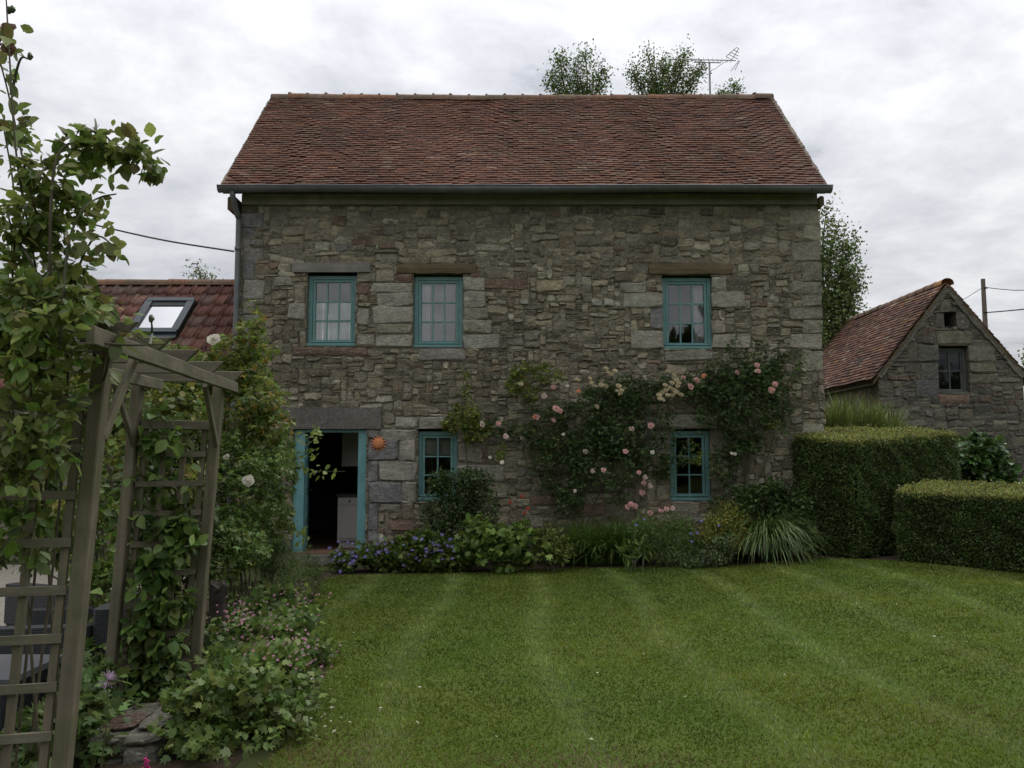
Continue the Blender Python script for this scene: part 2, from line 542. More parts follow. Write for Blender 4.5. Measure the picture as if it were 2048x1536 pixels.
bed2 = sheet('side_bed', [(-3.0, 3.2), (-1.2, 3.2), (-1.45, 4.2), (-1.35, 6.5), (-1.9, 9.0), (-2.3, 10.85), (-4.2, 10.85), (-3.0, 6.2)], -0.0045, M['soil'], 0.6)
tag(bed2, 'soil of the border beside the rose arch', kind='structure')
patio = sheet('gravel_patio', [(-9, 2.2), (-3.02, 2.2), (-3.02, 6.2), (-4.22, 10.85), (-4.22, 12.3), (-9, 12.3)], -0.005, M['gravel'], 1.0)
tag(patio, 'pale gravel patio behind the rose arch', kind='structure')

def grass():
    Vs, Cs = [], []
    bands = [(3.2, 4.6, 5200, 0.0042), (4.6, 5.6, 4600, 0.0046), (5.6, 7.0, 3500, 0.0055), (7.0, 9.0, 2500, 0.0068), (9.0, 12.6, 2000, 0.008)]
    for y0, y1, dens, w in bands:
        x0, x1 = -2.6, min(10, y1 * 0.68 + 0.6)
        n = int((x1-x0)*(y1-y0)*dens)
        x = NR.uniform(x0, x1, n); y = NR.uniform(y0, y1, n)
        k = in_poly(x + NR.normal(0, .025, n), y + NR.normal(0, .025, n), lawn_poly)
        x, y = x[k], y[k]; n = len(x)
        # mowing stripes: swathes run away from the camera and bend to the right; blades lean by swathe
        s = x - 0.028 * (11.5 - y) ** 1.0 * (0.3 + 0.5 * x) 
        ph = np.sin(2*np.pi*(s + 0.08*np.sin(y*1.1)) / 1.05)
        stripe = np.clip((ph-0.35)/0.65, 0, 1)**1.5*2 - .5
        patch = np.sin(x*1.7+np.sin(y*1.3)*1.5)*np.sin(y*1.9+np.cos(x*1.1)*1.3)
        patch2 = np.sin(x*5.1+np.sin(y*4.3)*2)*np.sin(y*4.7+np.cos(x*3.9)*2)
        z = 0.19*np.clip(x/5.5, 0, 1)**2*(3-2*np.clip(x/5.5, 0, 1))*np.clip((y-4.5)/7, 0, 1)**2*(3-2*np.clip((y-4.5)/7, 0, 1))
        h = NR.uniform(0.010, 0.026, n)*(1+0.12*patch2)
        az = NR.uniform(0, 2*np.pi, n)
        lean = NR.uniform(0.1, 0.9, n)
        dx = np.cos(az)*lean*h; dy = np.sin(az)*lean*h + stripe*h*0.42
        ang = NR.uniform(0, np.pi, n)
        wx, wy = np.cos(ang)*w, np.sin(ang)*w*0.5
        ww = w*NR.uniform(.7, 1.4, n)
        wx = np.cos(ang)*ww; wy = np.sin(ang)*ww
        V = np.empty((n, 3, 3))
        V[:, 0] = np.stack([x-wx, y-wy, z], 1)
        V[:, 1] = np.stack([x+wx, y+wy, z], 1)
        V[:, 2] = np.stack([x+dx, y+dy, z+h*(1-0.25*lean)], 1)
        base = np.array([0.104, 0.157, 0.020])
        c = base * (1 + NR.normal(0, .22, (n, 1)).clip(-.5, .6)) * (1+0.13*patch[:, None]+0.13*patch2[:, None]+0.10*stripe[:, None]*(0.7+0.3*patch2[:, None]))  # stripe term paints the light off the leaning swathes into the blade colour
        yel = (0.5+0.5*np.sin(x*2.3+y*0.7+np.sin(y*2.1)*1.2))[:, None]
        c = c*(1+yel*np.array([0.20, 0.02, -0.15]))
        dry = (NR.random(n) < 0.045 + 0.05*(patch > .5))
        c[dry] = np.array([0.26, 0.24, 0.11])*NR.uniform(.6, 1.1, (dry.sum(), 1))
        br = np.exp(-(((x+1.05)/0.28)**2+((y-4.55)/0.30)**2)) + 0.9*np.exp(-(((x-0.35)/0.75)**2+((y-4.40)/0.20)**2)) + .30*np.exp(-(((x-3.2)/1.0)**2+((y-5.2)/.35)**2)) + .45*np.exp(-(((x-6.6)/.9)**2+((y-10.6)/.5)**2))
        b = NR.random(n) < br*0.75
        c[b] = np.array([0.19, 0.135, 0.065])*NR.uniform(.6, 1.2, (b.sum(), 1))
        Vs.append(V.reshape(-1, 3)); Cs.append(np.repeat(c, 3, 0))
    V = np.concatenate(Vs); C = np.concatenate(Cs)
    F = np.arange(len(V)).reshape(-1, 3)
    o = obj('lawn_grass', mesh('lawn_grass', V, F, M['leaf'], C), None)
    tag(o, 'short green mown grass blades covering the lawn', 'grass', kind='stuff')
grass()

# ================================================================== masonry and tiles
STONE_COLS = [(0.275,0.252,0.192), (0.315,0.292,0.225), (0.24,0.22,0.168), (0.37,0.35,0.285), (0.24,0.19,0.145), (0.175,0.155,0.118), (0.29,0.278,0.235), (0.225,0.208,0.17), (0.45,0.44,0.37)]
STONE_W = [26, 22, 20, 9, 5, 5, 14, 12, 3]
PALE = (0.37, 0.35, 0.285)

def stone_geo(a, b, prot, r, soft=1.0):
    """rough stone: outline of ten points, bevel ring, faceted cap.  local x = along wall, y = up, z = out"""
    pts = []
    def ch(lim, lo, hi): return min(0.05, lim * r.uniform(lo, hi))
    for sx, sy in ((-1,-1),(1,-1),(1,1),(-1,1)):
        cx, cy = ch(a, .08, .50)*soft, ch(b, .12, .62)*soft
        A, B = (sx*(a-cx), sy*b), (sx*a, sy*(b-cy))
        pts += [B, A] if sx*sy > 0 else [A, B]
        if sx == -1 and sy == -1: pts[-2:] = [B, A]; pts[-2:] = [(sx*a, sy*(b-cy)), (sx*(a-cx), sy*b)]
    # order: go round by angle so the outline is always simple
    pts += [(r.uniform(-.4, .4)*a, -b), (r.uniform(-.4, .4)*a, b)]
    pts.sort(key=lambda p: math.atan2(p[1]/b, p[0]/a))
    j = 0.24*soft
    sk_ = r.uniform(-.07, .07)*soft; sh_ = r.uniform(-.25, .25)*soft
    pts = [(x + r.uniform(-1, 1)*min(.022, a*j) + sh_*min(b, .06)*y/b*.6, y + r.uniform(-1, 1)*min(.020, b*j) + sk_*x) for x, y in pts]
    n = len(pts)
    ins = min(0.022, 0.28*min(a, b))
    tx, ty = r.uniform(-.013, .013), r.uniform(-.013, .013)
    V = [(x, y, -0.03) for x, y in pts] + [(x, y, prot*.45) for x, y in pts]
    V += [(x*(1-ins/a*r.uniform(.5,1.5)), y*(1-ins/b*r.uniform(.5,1.5)), prot + tx*x/a + ty*y/b + r.uniform(-.004,.004)) for x, y in pts]
    V.append((r.uniform(-.3,.3)*a, r.uniform(-.3,.3)*b, prot + r.uniform(-.004, .010)))
    F = []
    for i in range(n):
        k = (i+1) % n
        F += [(i, k, n+k, n+i), (n+i, n+k, 2*n+k, 2*n+i), (2*n+i, 2*n+k, 3*n)]
    return V, F

def masonry(parent, O, U, Vv, N, W, H, holes, specials, cw, ch, sizes, colf, n_sep, r, inside=None, prot=(-.003, .022), gap=.006, mat='stone'):
    O, U, Vv, N = Vector(O), Vector(U), Vector(Vv), Vector(N)
    nx, nz = int(round(W/cw)), int(round(H/ch))
    occ = np.zeros((nz, nx), bool)
    def block(s0, s1, t0, t1):
        occ[max(0, int(round(t0/ch))):max(0, int(round(t1/ch))), max(0, int(round(s0/cw))):max(0, int(round(s1/cw)))] = True
    for h in holes: block(*h)
    if inside:
        for k in range(nz):
            for i in range(nx):
                if not inside((i+.5)*cw, (k+.5)*ch): occ[k, i] = True
    stones = []
    for s in specials:
        block(*s[:4])
        stones.append(s)
    for k in range(nz):
        i = 0
        while i < nx:
            if occ[k, i]: i += 1; continue
            w, h = sizes((i+.5)*cw, (k+.5)*ch)
            wi = 1
            while wi < w and i+wi < nx and not occ[k, i+wi]: wi += 1
            # take a short remainder in rather than leave a sliver
            run = wi
            while i+run < nx and not occ[k, i+run] and run < wi+2: run += 1
            if run - wi < 2: wi = run
            hi = 1
            while hi < h and k+hi < nz and not occ[k+hi, i:i+wi].any(): hi += 1
            occ[k:k+hi, i:i+wi] = True
            stones.append((i*cw, (i+wi)*cw, k*ch, (k+hi)*ch, None, None))
            i += wi
    stones.sort(key=lambda s: -(s[1]-s[0])*(s[3]-s[2]) - (100 if s[4] else 0))
    rest = MB()
    for idx, s in enumerate(stones):
        s0, s1, t0, t1, c, p = s
        a, b = (s1-s0)/2 - gap*r.uniform(.5, 1.3), (t1-t0)/2 - gap*r.uniform(.4, 1.2)
        cs, ctt = (s0+s1)/2, (t0+t1)/2
        if p is None: p = r.uniform(*prot)
        if c is None: c = colf(cs, ctt, r)
        soft = 0.45 if s[4] else 1.0
        V, F = stone_geo(a, b, p, r, soft)
        cen = O + U*cs + Vv*ctt
        if idx < n_sep:
            L = [U*x + Vv*y + N*z for x, y, z in V]
            obj('stone', mesh('stone', L, F, M[mat], c), parent, cen)
        else:
            rest.add([cen + U*x + Vv*y + N*z for x, y, z in V], F, c)
    if rest.V: rest.build('small_stones', M[mat], parent, kind='stuff')
    return len(stones)

def tile_roof(parent, O, U, V, N, W, Ln, gauge, tw, thick, n_sep, colf, r, sag=0.02, sepname='roof_tile', over=0.0):
    O, U, V, N = Vector(O), Vector(U), Vector(V), Vector(N)
    rows, cols = int(Ln/gauge), int(W/tw)
    ph = [r.uniform(0, 6.28) for _ in range(6)]
    def und(s, t):
        return sag*(math.sin(s*.9+ph[0])*math.sin(t*.8+ph[1]) + .5*math.sin(s*2.3+ph[2]+t*.7) + .3*math.sin(s*4.9+ph[3]))
    def wob(s, t):
        return .010*math.sin(s*1.3+ph[4]+t*2.1) + .008*math.sin(s*3.7+ph[5]-t*1.3)
    rest = MB(); cnt = 0
    for i in range(rows):
        for j in range(-1, cols+1):
            s0 = j*tw + (i % 2)*tw*.5 + r.uniform(-.006, .006)
            s1 = s0 + tw - r.uniform(.002, .008)
            s0, s1 = max(s0, -r.uniform(0, .02)), min(s1, W + r.uniform(0, .02))
            if s1 - s0 < .04: continue
            sm = (s0+s1)/2
            t0 = i*gauge + wob(sm, i*gauge) + r.uniform(-.0035, .0035) - over
            if r.random() < .03: t0 -= r.uniform(.01, .035)
            t1 = t0 + gauge*2.1
            h = und(sm, t0)
            lift = max(0, r.gauss(.002, .004))
            tilt = r.uniform(-.003, .003)
            hb = h + thick*1.9 + lift
            P_ = []
            for (s, t, z) in ((s0,t0,hb-thick-tilt),(s1,t0,hb-thick+tilt),(s0,t0,hb-tilt),(s1,t0,hb+tilt),(s0,t1,h+.004),(s1,t1,h+.004),(s0,t1,h-.006),(s1,t1,h-.006)):
                P_.append(O + U*s + V*t + N*z)
            F = [(0,1,3,2),(2,3,5,4),(0,2,4,6),(1,7,5,3)]
            c = colf(sm, i*gauge, r)
            if cnt < n_sep:
                cen = (P_[2]+P_[5])/2
                obj(sepname, mesh(sepname, [p-cen for p in P_], F, M['tile'], c), parent, cen)
                cnt += 1
            else:
                rest.add(P_, F, c)
    rest.build('upper_roof_tiles', M['tile'], parent, kind='stuff')

from mathutils import noise as mnoise
def mortar_disp(p, amp=.013):
    q = Vector(p)
    return amp*(mnoise.noise(q*5.0)*.7 + mnoise.noise(q*14.0)*.6 + mnoise.noise(q*33.0)*.35)
def wall_front(mb, O, U, Vv, N, W, H, holes, depth, cell=.03):
    """wall face with openings and their reveals"""
    O, U, Vv, N = Vector(O), Vector(U), Vector(Vv), Vector(N)
    xs = sorted({0, W, *[h[0] for h in holes], *[h[1] for h in holes]})
    zs = sorted({0, H, *[h[2] for h in holes], *[h[3] for h in holes]})
    q = lambda s, t, d: O + U*s + Vv*t - N*d
    for i in range(len(xs)-1):
        for k in range(len(zs)-1):
            cx, cz = (xs[i]+xs[i+1])/2, (zs[k]+zs[k+1])/2
            if any(h[0] < cx < h[1] and h[2] < cz < h[3] for h in holes): continue
            nu, nv = max(1, int((xs[i+1]-xs[i])/cell)), max(1, int((zs[k+1]-zs[k])/cell))
            G = []
            for b_ in range(nv+1):
                for a_ in range(nu+1):
                    pt = q(xs[i]+(xs[i+1]-xs[i])*a_/nu, zs[k]+(zs[k+1]-zs[k])*b_/nv, 0)
                    edge = a_ in (0, nu) or b_ in (0, nv)
                    rec_ = .007*(1-sstep(4.1, 4.9, pt.z)) if not edge else .006
                    G.append(pt + N*((mortar_disp(pt) if not edge else mortar_disp(pt)*.35) - rec_))
            mb.add(G, [(b_*(nu+1)+a_, b_*(nu+1)+a_+1, (b_+1)*(nu+1)+a_+1, (b_+1)*(nu+1)+a_) for b_ in range(nv) for a_ in range(nu)])
            mb.add([q(xs[i],zs[k],depth), q(xs[i+1],zs[k],depth), q(xs[i+1],zs[k+1],depth), q(xs[i],zs[k+1],depth)], [(3,2,1,0)])
    for s0, s1, t0, t1 in holes:
        for (a, b) in (((s0,t0),(s0,t1)), ((s0,t1),(s1,t1)), ((s1,t1),(s1,t0)), ((s1,t0),(s0,t0))):
            mb.add([q(*a,0), q(*b,0), q(*b,depth), q(*a,depth)], [(0,1,2,3)])
    return mb

# ================================================================== cottage
HX0, HX1, HY, HZ = -4.22, 4.76, 12.5, 5.66
HD = 4.6
cottage = empty('stone_cottage', ((HX0+HX1)/2, HY, 0), 'two storey rubble stone cottage with red brown tiled roof and teal windows', 'house')
def hs(px, py):
    p = at(px, py, HY)
    return p.x - HX0, p.z
def hrect(x0, y0, x1, y1):
    a = hs(x0, y1); b = hs(x1, y0)
    return (a[0], b[0], a[1], b[1])
W1, W2, W3 = hrect(612,545,714,692), hrect(826,547,926,695), hrect(1326,549,1424,698)
W4, W5 = hrect(833,858,915,1002), hrect(1342,857,1420,1002)
DR = hrect(581,858,735,1108)
DR = (DR[0], DR[1], 0.10, DR[3])
holes = [W1, W2, W3, W4, W5, DR]
front = wall_front(MB(), (HX0,HY,0), (1,0,0), (0,0,1), (0,-1,0), HX1-HX0, HZ, holes, 0.45)
front.add([(HX0,HY,0),(HX0,HY+HD,0),(HX0,HY+HD,HZ),(HX0,HY+HD/2,HZ+2.35),(HX0,HY,HZ)], [(0,1,2,3,4)])
front.add([(HX1,HY,0),(HX1,HY+HD,0),(HX1,HY+HD,HZ),(HX1,HY+HD/2,HZ+2.35),(HX1,HY,HZ)], [(4,3,2,1,0)])
front.add([(HX0,HY+HD,0),(HX1,HY+HD,0),(HX1,HY+HD,HZ),(HX0,HY+HD,HZ)], [(0,1,2,3)])
wall = front.build('wall', M['mortar'], cottage)
# inside faces: floors and partitions of the rooms behind the openings
ins = MB()
iy0, iy1 = HY+0.451, HY+HD-0.02
for z0 in (0.08, 2.62):
    ins.add([(HX0+.02,iy0,z0),(HX1-.02,iy0,z0),(HX1-.02,iy1,z0),(HX0+.02,iy1,z0)], [(0,1,2,3)])
ins.build('interior_floor', M['floor'], cottage)
ins = MB()
ins.add([(HX0+.02,iy0,2.5),(HX1-.02,iy0,2.5),(HX1-.02,iy1,2.5),(HX0+.02,iy1,2.5)], [(3,2,1,0)])
ins.add([(HX0+.02,iy0,HZ-.1),(HX1-.02,iy0,HZ-.1),(HX1-.02,iy1,HZ-.1),(HX0+.02,iy1,HZ-.1)], [(3,2,1,0)])
ins.add([(HX0+.02,iy1,0),(HX1-.02,iy1,0),(HX1-.02,iy1,HZ),(HX0+.02,iy1,HZ)], [(0,1,2,3)])
for xw in (HX0+.02, -2.05, 1.2, HX1-.02):
    ins.add([(xw,iy0,0),(xw,iy1,0),(xw,iy1,HZ),(xw,iy0,HZ)], [(0,1,2,3)])
ins.build('interior_wall', M['inside'], cottage)

# special stones read off the photograph (pixel rectangles)
sp = []
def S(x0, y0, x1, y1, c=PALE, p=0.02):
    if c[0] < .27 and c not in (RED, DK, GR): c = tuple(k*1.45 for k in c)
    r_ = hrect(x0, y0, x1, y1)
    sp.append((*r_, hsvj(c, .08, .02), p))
RED, DK, GR = (0.225,0.150,0.112), (0.145,0.125,0.095), (0.215,0.21,0.205)
for a in ((742,566,825,585,PALE),(755,585,825,612,PALE),(745,612,825,647,PALE),(752,647,825,668,(0.22,0.2,0.15)),(750,668,825,695,PALE),
          (714,545,752,566,(0.2,0.18,0.13)),(714,566,740,588,RED),(714,615,738,652,PALE),(714,668,750,693,(0.22,0.2,0.16)),(752,540,790,566,(0.2,0.18,0.13)),(790,547,825,566,RED),
          (926,553,968,582,PALE),(926,582,970,615,PALE),(926,615,975,640,(0.19,0.17,0.13)),(926,640,985,666,(0.23,0.21,0.16)),(926,668,1000,698,PALE),
          (968,558,1052,578,RED),(585,695,733,711,RED),(575,606,612,640,PALE),(545,553,585,572,PALE),(588,572,611,606,(0.21,0.19,0.14)),
          (1245,585,1326,616,PALE),(1262,660,1326,698,PALE),(1300,616,1326,658,GR),(1240,565,1290,584,PALE),(1424,553,1452,580,PALE),(1424,583,1488,616,PALE),(1452,555,1500,582,DK),(1424,640,1450,668,(0.2,0.18,0.14)),(1424,668,1500,698,(0.24,0.22,0.17)),
          (836,697,930,722,(0.22,0.21,0.18)),(1330,700,1426,722,(0.18,0.17,0.14)),
          (736,878,798,921,GR,.03),(736,921,758,964,GR,.02),(736,964,803,1007,GR,.03),(736,1007,756,1060,GR,.02),(736,858,760,878,GR,.02),(736,1062,758,1085,GR,.02),
          (760,858,833,880,PALE),(798,880,833,921,PALE),(758,921,833,962,PALE),(803,962,833,1005,PALE),(790,833,836,857,PALE),(838,832,900,857,PALE),(758,1007,800,1024,(0.2,0.18,0.14)),(778,1040,830,1062,RED),
          (916,930,1006,962,PALE),(916,858,960,885,(0.22,0.2,0.16)),(916,888,965,925,(0.2,0.18,0.14)),
          (1290,828,1432,856,PALE),(1290,880,1341,910,PALE),(1275,860,1340,880,(0.22,0.2,0.16)),(1421,880,1460,915,(0.2,0.18,0.14)),
          (1150,1005,1215,1030,RED),(1165,960,1240,985,(0.13,0.115,0.09)),(1060,992,1120,1010,RED)):
    S(*a)
# quoins at the right corner and at the left corner
y = 420; big = True
while y < 1060:
    h = rnd.choice((26, 30, 36, 42))
    x0 = 1580 if big else 1604
    if y < 730 or y > 830: S(x0, y, 1640 + (y-400)*.02, y+h, (0.25,0.235,0.18) if rnd.random() < .6 else (0.19,0.175,0.135), .012)
    big = not big; y += h + rnd.choice((0, 0, 2))
y = 425; big = True
while y < 780:
    h = rnd.choice((24, 30, 40))
    S(484 if y < 760 else 482, y, 528 if big else 510, y+h, (0.2,0.19,0.165) if rnd.random() < .5 else GR, .01)
    big = not big; y += h
# dark and pale singles seen high on the wall
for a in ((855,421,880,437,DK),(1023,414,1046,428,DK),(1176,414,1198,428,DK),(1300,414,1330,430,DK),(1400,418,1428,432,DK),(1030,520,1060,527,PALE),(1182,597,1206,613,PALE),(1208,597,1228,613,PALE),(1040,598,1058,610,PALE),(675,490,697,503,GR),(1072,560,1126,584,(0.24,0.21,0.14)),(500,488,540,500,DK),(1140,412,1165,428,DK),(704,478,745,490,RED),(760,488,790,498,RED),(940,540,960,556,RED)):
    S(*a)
lint = [hrect(585,526,741,545), hrect(793,527,953,547), hrect(1297,526,1463,549), hrect(563,815,763,858)]
plate_h = hrect(470,388,1660,413)
mh = holes + lint + [(0, HX1-HX0, plate_h[2], 6.0)]
def msize(s, t):
    if t > 4.55:
        return rnd.choices((3,4,5,6,8,10), (10,20,22,20,14,8))[0], rnd.choices((2,3,4), (20,55,25))[0]
    if t > 2.1:
        return rnd.choices((2,3,4,5,6,8), (20,26,22,16,8,4))[0], rnd.choices((1,2,3,4), (7,42,36,15))[0]
    return rnd.choices((2,3,4,5,6,8,11), (12,20,22,20,12,8,4))[0], rnd.choices((1,2,3,4,5), (4,34,34,20,8))[0]
def mcol(s, t, r):
    w = list(STONE_W)
    if t > 4.4: w[3] = 14; w[8] = 2; w[5] = 6
    elif t < 2.0: w[4] = 10; w[5] = 9
    c = r.choices(STONE_COLS, w)[0]
    return sj((c[0]*.97, c[1]*.915, c[2]*.82), r, .32)
nst = masonry(wall, (HX0,HY,0), (1,0,0), (0,0,1), (0,-1,0), HX1-HX0, HZ, mh, sp, 0.05, 0.04, msize, mcol, 300, random.Random(4))

# timber lintels over the upper windows, granite one over the door
def lintel(r_, mat, ragged, name='lintel'):
    s0, s1, t0, t1 = r_
    n = 14; V, F = [], []
    for i in range(n+1):
        s = s0 + (s1-s0)*i/n
        e = math.sin(math.pi*min(1, max(0.12, i/n*6, 0)) / 2) * math.sin(math.pi*min(1, (n-i+.6)/n*6)/2) if ragged else 1
        up = t1 + (rnd.uniform(-.012, .012) if ragged else rnd.uniform(-.003, .003)) - (1-e)*.03
        dn = t0 + (rnd.uniform(-.010, .010) if ragged else 0) + (1-e)*.02
        pr = .035 + (rnd.uniform(-.012, .008) if ragged else 0)
        V += [(HX0+s, HY-pr, dn), (HX0+s, HY-pr-(.008 if ragged else 0), (up+dn)/2+(rnd.uniform(-.01,.01) if ragged else 0)), (HX0+s, HY-pr+.005, up), (HX0+s, HY+.2, up), (HX0+s, HY+.2, dn)]
    for i in range(n):
        for k in range(5):
            F.append((i*5+k, (i+1)*5+k, (i+1)*5+(k+1) % 5, i*5+(k+1) % 5))
    F += [(0,1,2,3,4), tuple(n*5+k for k in (4,3,2,1,0))]
    return MB().add(V, F).build(name, M[mat], wall)
lintel(lint[0], 'timber_grey', False); lintel(lint[1], 'timber_brown', True); lintel(lint[2], 'timber_brown', True)
lintel(lint[3], 'granite', False)
mb = MB()
mb.bar((HX0+.03, HY-.02, (plate_h[2]+plate_h[3])/2), (HX1-.02, HY-.02, (plate_h[2]+plate_h[3])/2), .10, plate_h[3]-plate_h[2]-.03, ch=.008)
mb.build('wall_plate', M['timber_plate'], cottage)
mb = MB(); mb.bar((HX0-.1, HY-.09, plate_h[3]+.02), (HX1+.08, HY-.09, plate_h[3]+.02), .16, .035)
mb.build('eaves_board', M['timber_plate'], cottage)

# ---- roof
EAVE = Vector((-4.42, 12.27, 5.70)); RIDGE_Y, RIDGE_Z = 14.68, 8.18
RX0, RX1 = -4.43, 4.80
sl = Vector((0, RIDGE_Y-EAVE.y, RIDGE_Z-EAVE.z)); SL = sl.length; VUP = sl.normalized(); NRM = Vector((0, -VUP.z, VUP.y))
roof = MB()
bk = Vector((0, 2*RIDGE_Y-EAVE.y, EAVE.z))
for d in (0,):
    roof.add([(RX0,EAVE.y,EAVE.z-.03),(RX1,EAVE.y,EAVE.z-.03),(RX1,RIDGE_Y,RIDGE_Z-.03),(RX0,RIDGE_Y,RIDGE_Z-.03),(RX0,bk.y,EAVE.z-.03),(RX1,bk.y,EAVE.z-.03)],
             [(0,1,2,3),(3,2,5,4)])
    roof.add([(RX0,EAVE.y,EAVE.z-.10),(RX1,EAVE.y,EAVE.z-.10),(RX1,RIDGE_Y,RIDGE_Z-.10),(RX0,RIDGE_Y,RIDGE_Z-.10),(RX0,bk.y,EAVE.z-.10),(RX1,bk.y,EAVE.z-.10)],
             [(3,2,1,0),(4,5,2,3)])
    for x in (RX0, RX1):
        roof.add([(x,EAVE.y,EAVE.z-.03),(x,EAVE.y,EAVE.z-.10),(x,RIDGE_Y,RIDGE_Z-.10),(x,RIDGE_Y,RIDGE_Z-.03)], [(0,1,2,3)])
roof_o = roof.build('roof', M['timber_plate'], cottage)
TC = [(0.172,0.078,0.052), (0.198,0.091,0.059), (0.148,0.069,0.048), (0.122,0.068,0.053), (0.165,0.098,0.066), (0.25,0.175,0.125), (0.215,0.091,0.054), (0.100,0.062,0.054)]
def tcol(s, t, r):
    dark = .5+.5*math.sin(s*1.1+t*1.7+1.0)*math.sin(s*.6-t*2.1+.4)
    w = [24, 18, 18, 9+16*dark, 14, 3.5, 10-5*dark, 4+7*dark]
    if t > SL*.7: w[3] += 10; w[0] -= 6
    c = r.choices(TC, w)[0]
    m_ = TC[0]; c = tuple(k*(.62*a+.38*b) for k, a, b in zip((.90, .97, 1.0), c, m_))
    return sj(c, r, .13)
tile_roof(roof_o, Vector((RX0, EAVE.y, EAVE.z))+NRM*.015, (1,0,0), VUP, NRM, RX1-RX0, SL, 0.0785, 0.168, .021, 300, tcol, random.Random(8), .022, over=.04)
def ridge_tile_mesh(L, rad, c, axis='x'):
    V, F = [], []
    n = 9
    for e, (x, rr) in enumerate(((0, rad*(1.07 if axis == 'y' else 1.03)), (L*.5, rad), (L, rad*(.94 if axis == 'y' else .97)))):
        for k in range(n):
            t = math.pi*(-.08 + 1.16*k/(n-1))
            v = (x, math.cos(t)*rr, math.sin(t)*rr*.82)
            V.append(v if axis == 'x' else (v[1], v[0], v[2]))
    for e in range(2):
        for k in range(n-1): F.append((e*n+k, e*n+k+1, (e+1)*n+k+1, (e+1)*n+k))
    return mesh('ridge_tile', V, F, M['ridge'], c, True)
rt_cols = [(0.20,0.11,0.072), (0.18,0.115,0.08), (0.23,0.12,0.07), (0.16,0.115,0.08), (0.20,0.135,0.095)]
nrt = 28; RL = (RX1-RX0+.02)/nrt
rt_me = [ridge_tile_mesh(RL*1.02, .125, c) for c in rt_cols]
def lump_mesh(r, name, mat, rad=.06, c=None, sq=.8):
    V, F = [], []
    n, m = 8, 5
    for i in range(m):
        ph = math.pi*i/(m-1)
        for k in range(n):
            q = r.uniform(.65, 1.25)
            V.append((rad*q*math.sin(ph)*math.cos(6.283*k/n), rad*q*math.sin(ph)*math.sin(6.283*k/n), rad*q*sq*math.cos(ph)))
    for i in range(m-1):
        for k in range(n): F.append((i*n+k, (i+1)*n+k, (i+1)*n+(k+1) % n, i*n+(k+1) % n))
    return mesh(name, V, F, mat, c)
crest = [lump_mesh(rnd, 'mortar_crest', M['moss_mortar'], .055) for _ in range(4)]
for i in range(nrt):
    x = RX0 - .01 + i*RL
    zz_ = RIDGE_Z - .005 - .03*math.sin(math.pi*(i+.5)/nrt)*.8 + rnd.uniform(-.008, .008)
    o = obj('ridge_tile', rnd.choice(rt_me), roof_o, (x, RIDGE_Y, zz_))
    o.rotation_euler = (0, rnd.uniform(-.012, .012), rnd.uniform(-.01, .01))
    if i:
        o = obj('mortar_crest', rnd.choice(crest), roof_o, (x+.01, RIDGE_Y-.02, zz_+.095))
        o.scale = (rnd.uniform(.5, .9), rnd.uniform(.8, 1.2), rnd.uniform(.4, .95))
# verge mortar at both gable ends of the roof
for x, dx in ((RX0, .05), (RX1, -.05)):
    mb = MB()
    n = 46
    for i in range(n):
        t = (i+.5)/n*SL
        p = Vector((x-dx*.3, EAVE.y, EAVE.z)) + VUP*t + NRM*(.012+rnd.uniform(-.006, .008))
        mb.bar(p-VUP*.045, p+VUP*.045, rnd.uniform(.05, .08), .035, c=hsvj((0.19,0.155,0.12), .35), up=NRM)
    mb.build('verge_mortar', M['tile'], roof_o)

# gutter and downpipe
def half_pipe(x0, x1, Y, Z, rad):
    mb = MB(); V, F = [], []; n = 10
    xs = list(np.linspace(x0, x1, 14))
    for x in xs:
        zb = Z + .012*math.sin((x-x0)*1.1)
        for k in range(n):
            t = math.pi + math.pi*k/(n-1)
            V.append((x, Y+rad*math.cos(t), zb+rad*math.sin(t)))
        for k in range(n-1, -1, -1):
            t = math.pi + math.pi*k/(n-1)
            V.append((x, Y+rad*.9*math.cos(t), zb+rad*.9*math.sin(t)))
    m = 2*n
    for i in range(len(xs)-1):
        for k in range(m): F.append((i*m+k, (i+1)*m+k, (i+1)*m+(k+1) % m, i*m+(k+1) % m))
    F += [tuple(range(n)), tuple((len(xs)-1)*m+k for k in range(n))[::-1]]
    mb.add(V, F)
    mb.tube([(x0, Y-rad, Z+.004), (x1, Y-rad, Z+.004)], .011, n=6)
    return mb
gA, gB = at(437, 379, 12.17), at(1662, 380, 12.17)
gut = half_pipe(gA.x, gB.x, 12.17, gA.z+.035, .085).build('gutter', M['zinc'], cottage, smooth=True)
for i in range(12):
    mb = MB(); x = gA.x + .3 + i*(gB.x-gA.x-.6)/11
    mb.bar((x, 12.09, gA.z+.035), (x, 12.3, gA.z+.06), .02, .006)
    mb.tube([(x, 12.17-.088*math.cos(t), gA.z+.035-.088*math.sin(t)) for t in np.linspace(0, math.pi*.9, 7)], .007, n=5)
    mb.build('gutter_bracket', M['zinc'], cottage)
dp = at(477, 450, 12.4)
mb = MB()
mb.tube(spline([(gA.x+.22, 12.17, gA.z-.03), (gA.x+.22, 12.18, gA.z-.12), (dp.x, 12.36, gA.z-.36), (dp.x, 12.41, gA.z-.55), (dp.x, 12.41, 3.0), (dp.x-.01, 12.41, 0.15)], 6), .043, n=10)
for z in (4.75, 3.2, 1.4): mb.tube([(dp.x, 12.41, z), (dp.x, 12.41, z+.06)], .052, n=10)
mb.build('downpipe', M['zinc'], cottage, smooth=True)
MB().bar((HX0-.12, 12.42, gA.z-.14), (HX0-.12, 12.9, gA.z-.14), .14, .22, ch=.02).build('purlin_end', M['timber_brown'], cottage)
